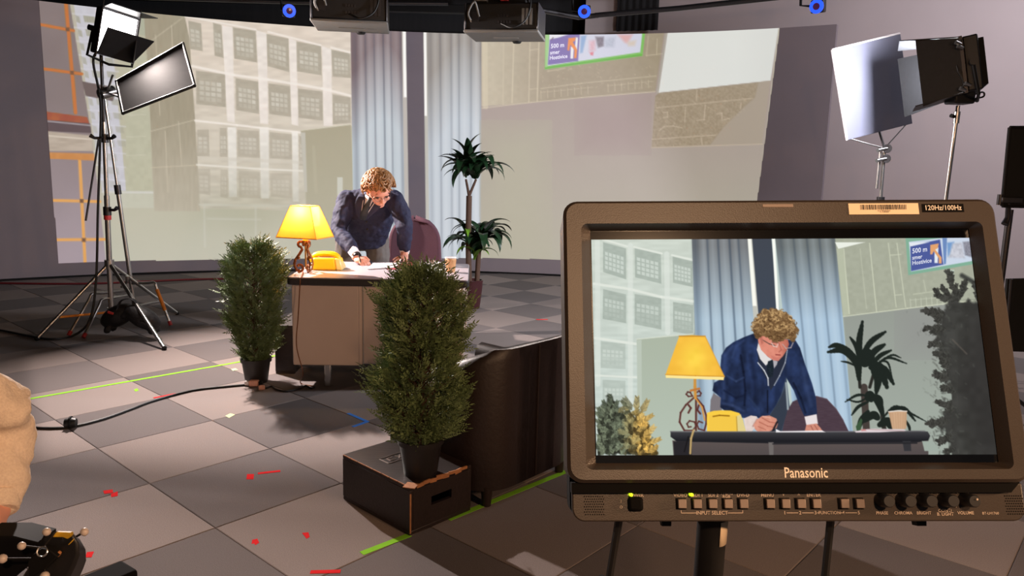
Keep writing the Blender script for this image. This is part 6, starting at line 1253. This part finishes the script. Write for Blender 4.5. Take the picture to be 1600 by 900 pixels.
# desk edge, cup, saucer, cord
S.poly(A((175, 790), (1560, 790), (1560, 880), (182, 880)), lerp_y(690, (92, 82, 80), 707, (84, 76, 76))); S.poly(A((165, 742), (900, 744), (1500, 738), (1556, 742), (1570, 765), (1560, 790), (1500, 800), (720, 806), (200, 796), (165, 770)), lerp_y(675, (62, 62, 66), 688, (30, 31, 36))); S.line(A((165, 742), (900, 744), (1540, 739)), 1.5, (112, 110, 114)); S.poly(A((180, 796), (280, 796), (280, 880), (186, 880)), (40, 38, 42)); S.poly(A((695, 800), (722, 800), (722, 880), (700, 880)), (112, 106, 104)); S.poly(B((470, 780), (520, 780), (524, 840), (480, 840)), (52, 52, 56)); S.poly(B((590, 780), (660, 780), (700, 840), (605, 840)), (160, 172, 162)); S.poly(A((716, 806), (1500, 800), (1500, 808), (716, 812)), (38, 38, 42))
S.line(A((290, 735), (276, 780), (272, 860)), 3, (196, 166, 110)); S.line(A((262, 770), (240, 850)), 2, (24, 22, 24)); S.poly(A((735, 728), (760, 740), (985, 736), (1002, 745), (735, 746)), (240, 236, 238))
S.poly(B((178, 720), (260, 706), (300, 704), (480, 708), (492, 716), (330, 726), (185, 727)), (226, 212, 216)); S.line(B((255, 708), (480, 718)), 1.2, (178, 150, 150)); S.poly(B((215, 708), (240, 706), (250, 716), (220, 718)), (200, 130, 130), soft=1)
S.poly(B((384, 600), (497, 596), (494, 700), (485, 706), (408, 706)), lambda x, y: np.array((208., 170, 136))[None] - 22 * (np.abs(x - 1398) / 15)[:, None] + 14 * np.clip((x - 1400) / 10, 0, 1)[:, None]); S.poly(B((382, 598), (440, 591), (500, 595), (498, 601), (440, 597), (384, 604)), (238, 226, 216))
for i in range(7): S.line(B((394 + 16 * i, 608), (406 + 13 * i, 700)), .9, (172, 134, 104), alpha=.4)
Lm = S.linear()
M['screen_picture'] = picture_mat('lit_screen', C(6, 6, 8), .25, 1.0)
pic_o = tri_grid('screen_picture', P, mu, mv, Lm, M['screen_picture'], mon); pic_o['label'] = 'lit screen picture of the man at the desk'
M['pic_white'] = mat('picture_lettering', C(10, 10, 10), .4, emit=C(215, 222, 238), estr=1)
def on_screen(x, y):
    d = ray(x, y); t_ = (O_ + NN * .0010 - CP).dot(NN) / d.dot(NN); return CP + d * t_
for tx, x0, y0, hgt in (('500 m', 512, 216, 38), ('smer', 512, 258, 32), ('Hostivice', 512, 292, 33)):
    text_mesh(tx, 1, M['pic_white'], pic_o, name='picture_lettering', align='LEFT', bold=.02, warp=lambda p: on_screen(1300 + (x0 + p.x * hgt) / 4.089, 340 + (y0 - p.y * hgt * 1.15 - p.x * hgt * .15) / 4.089))
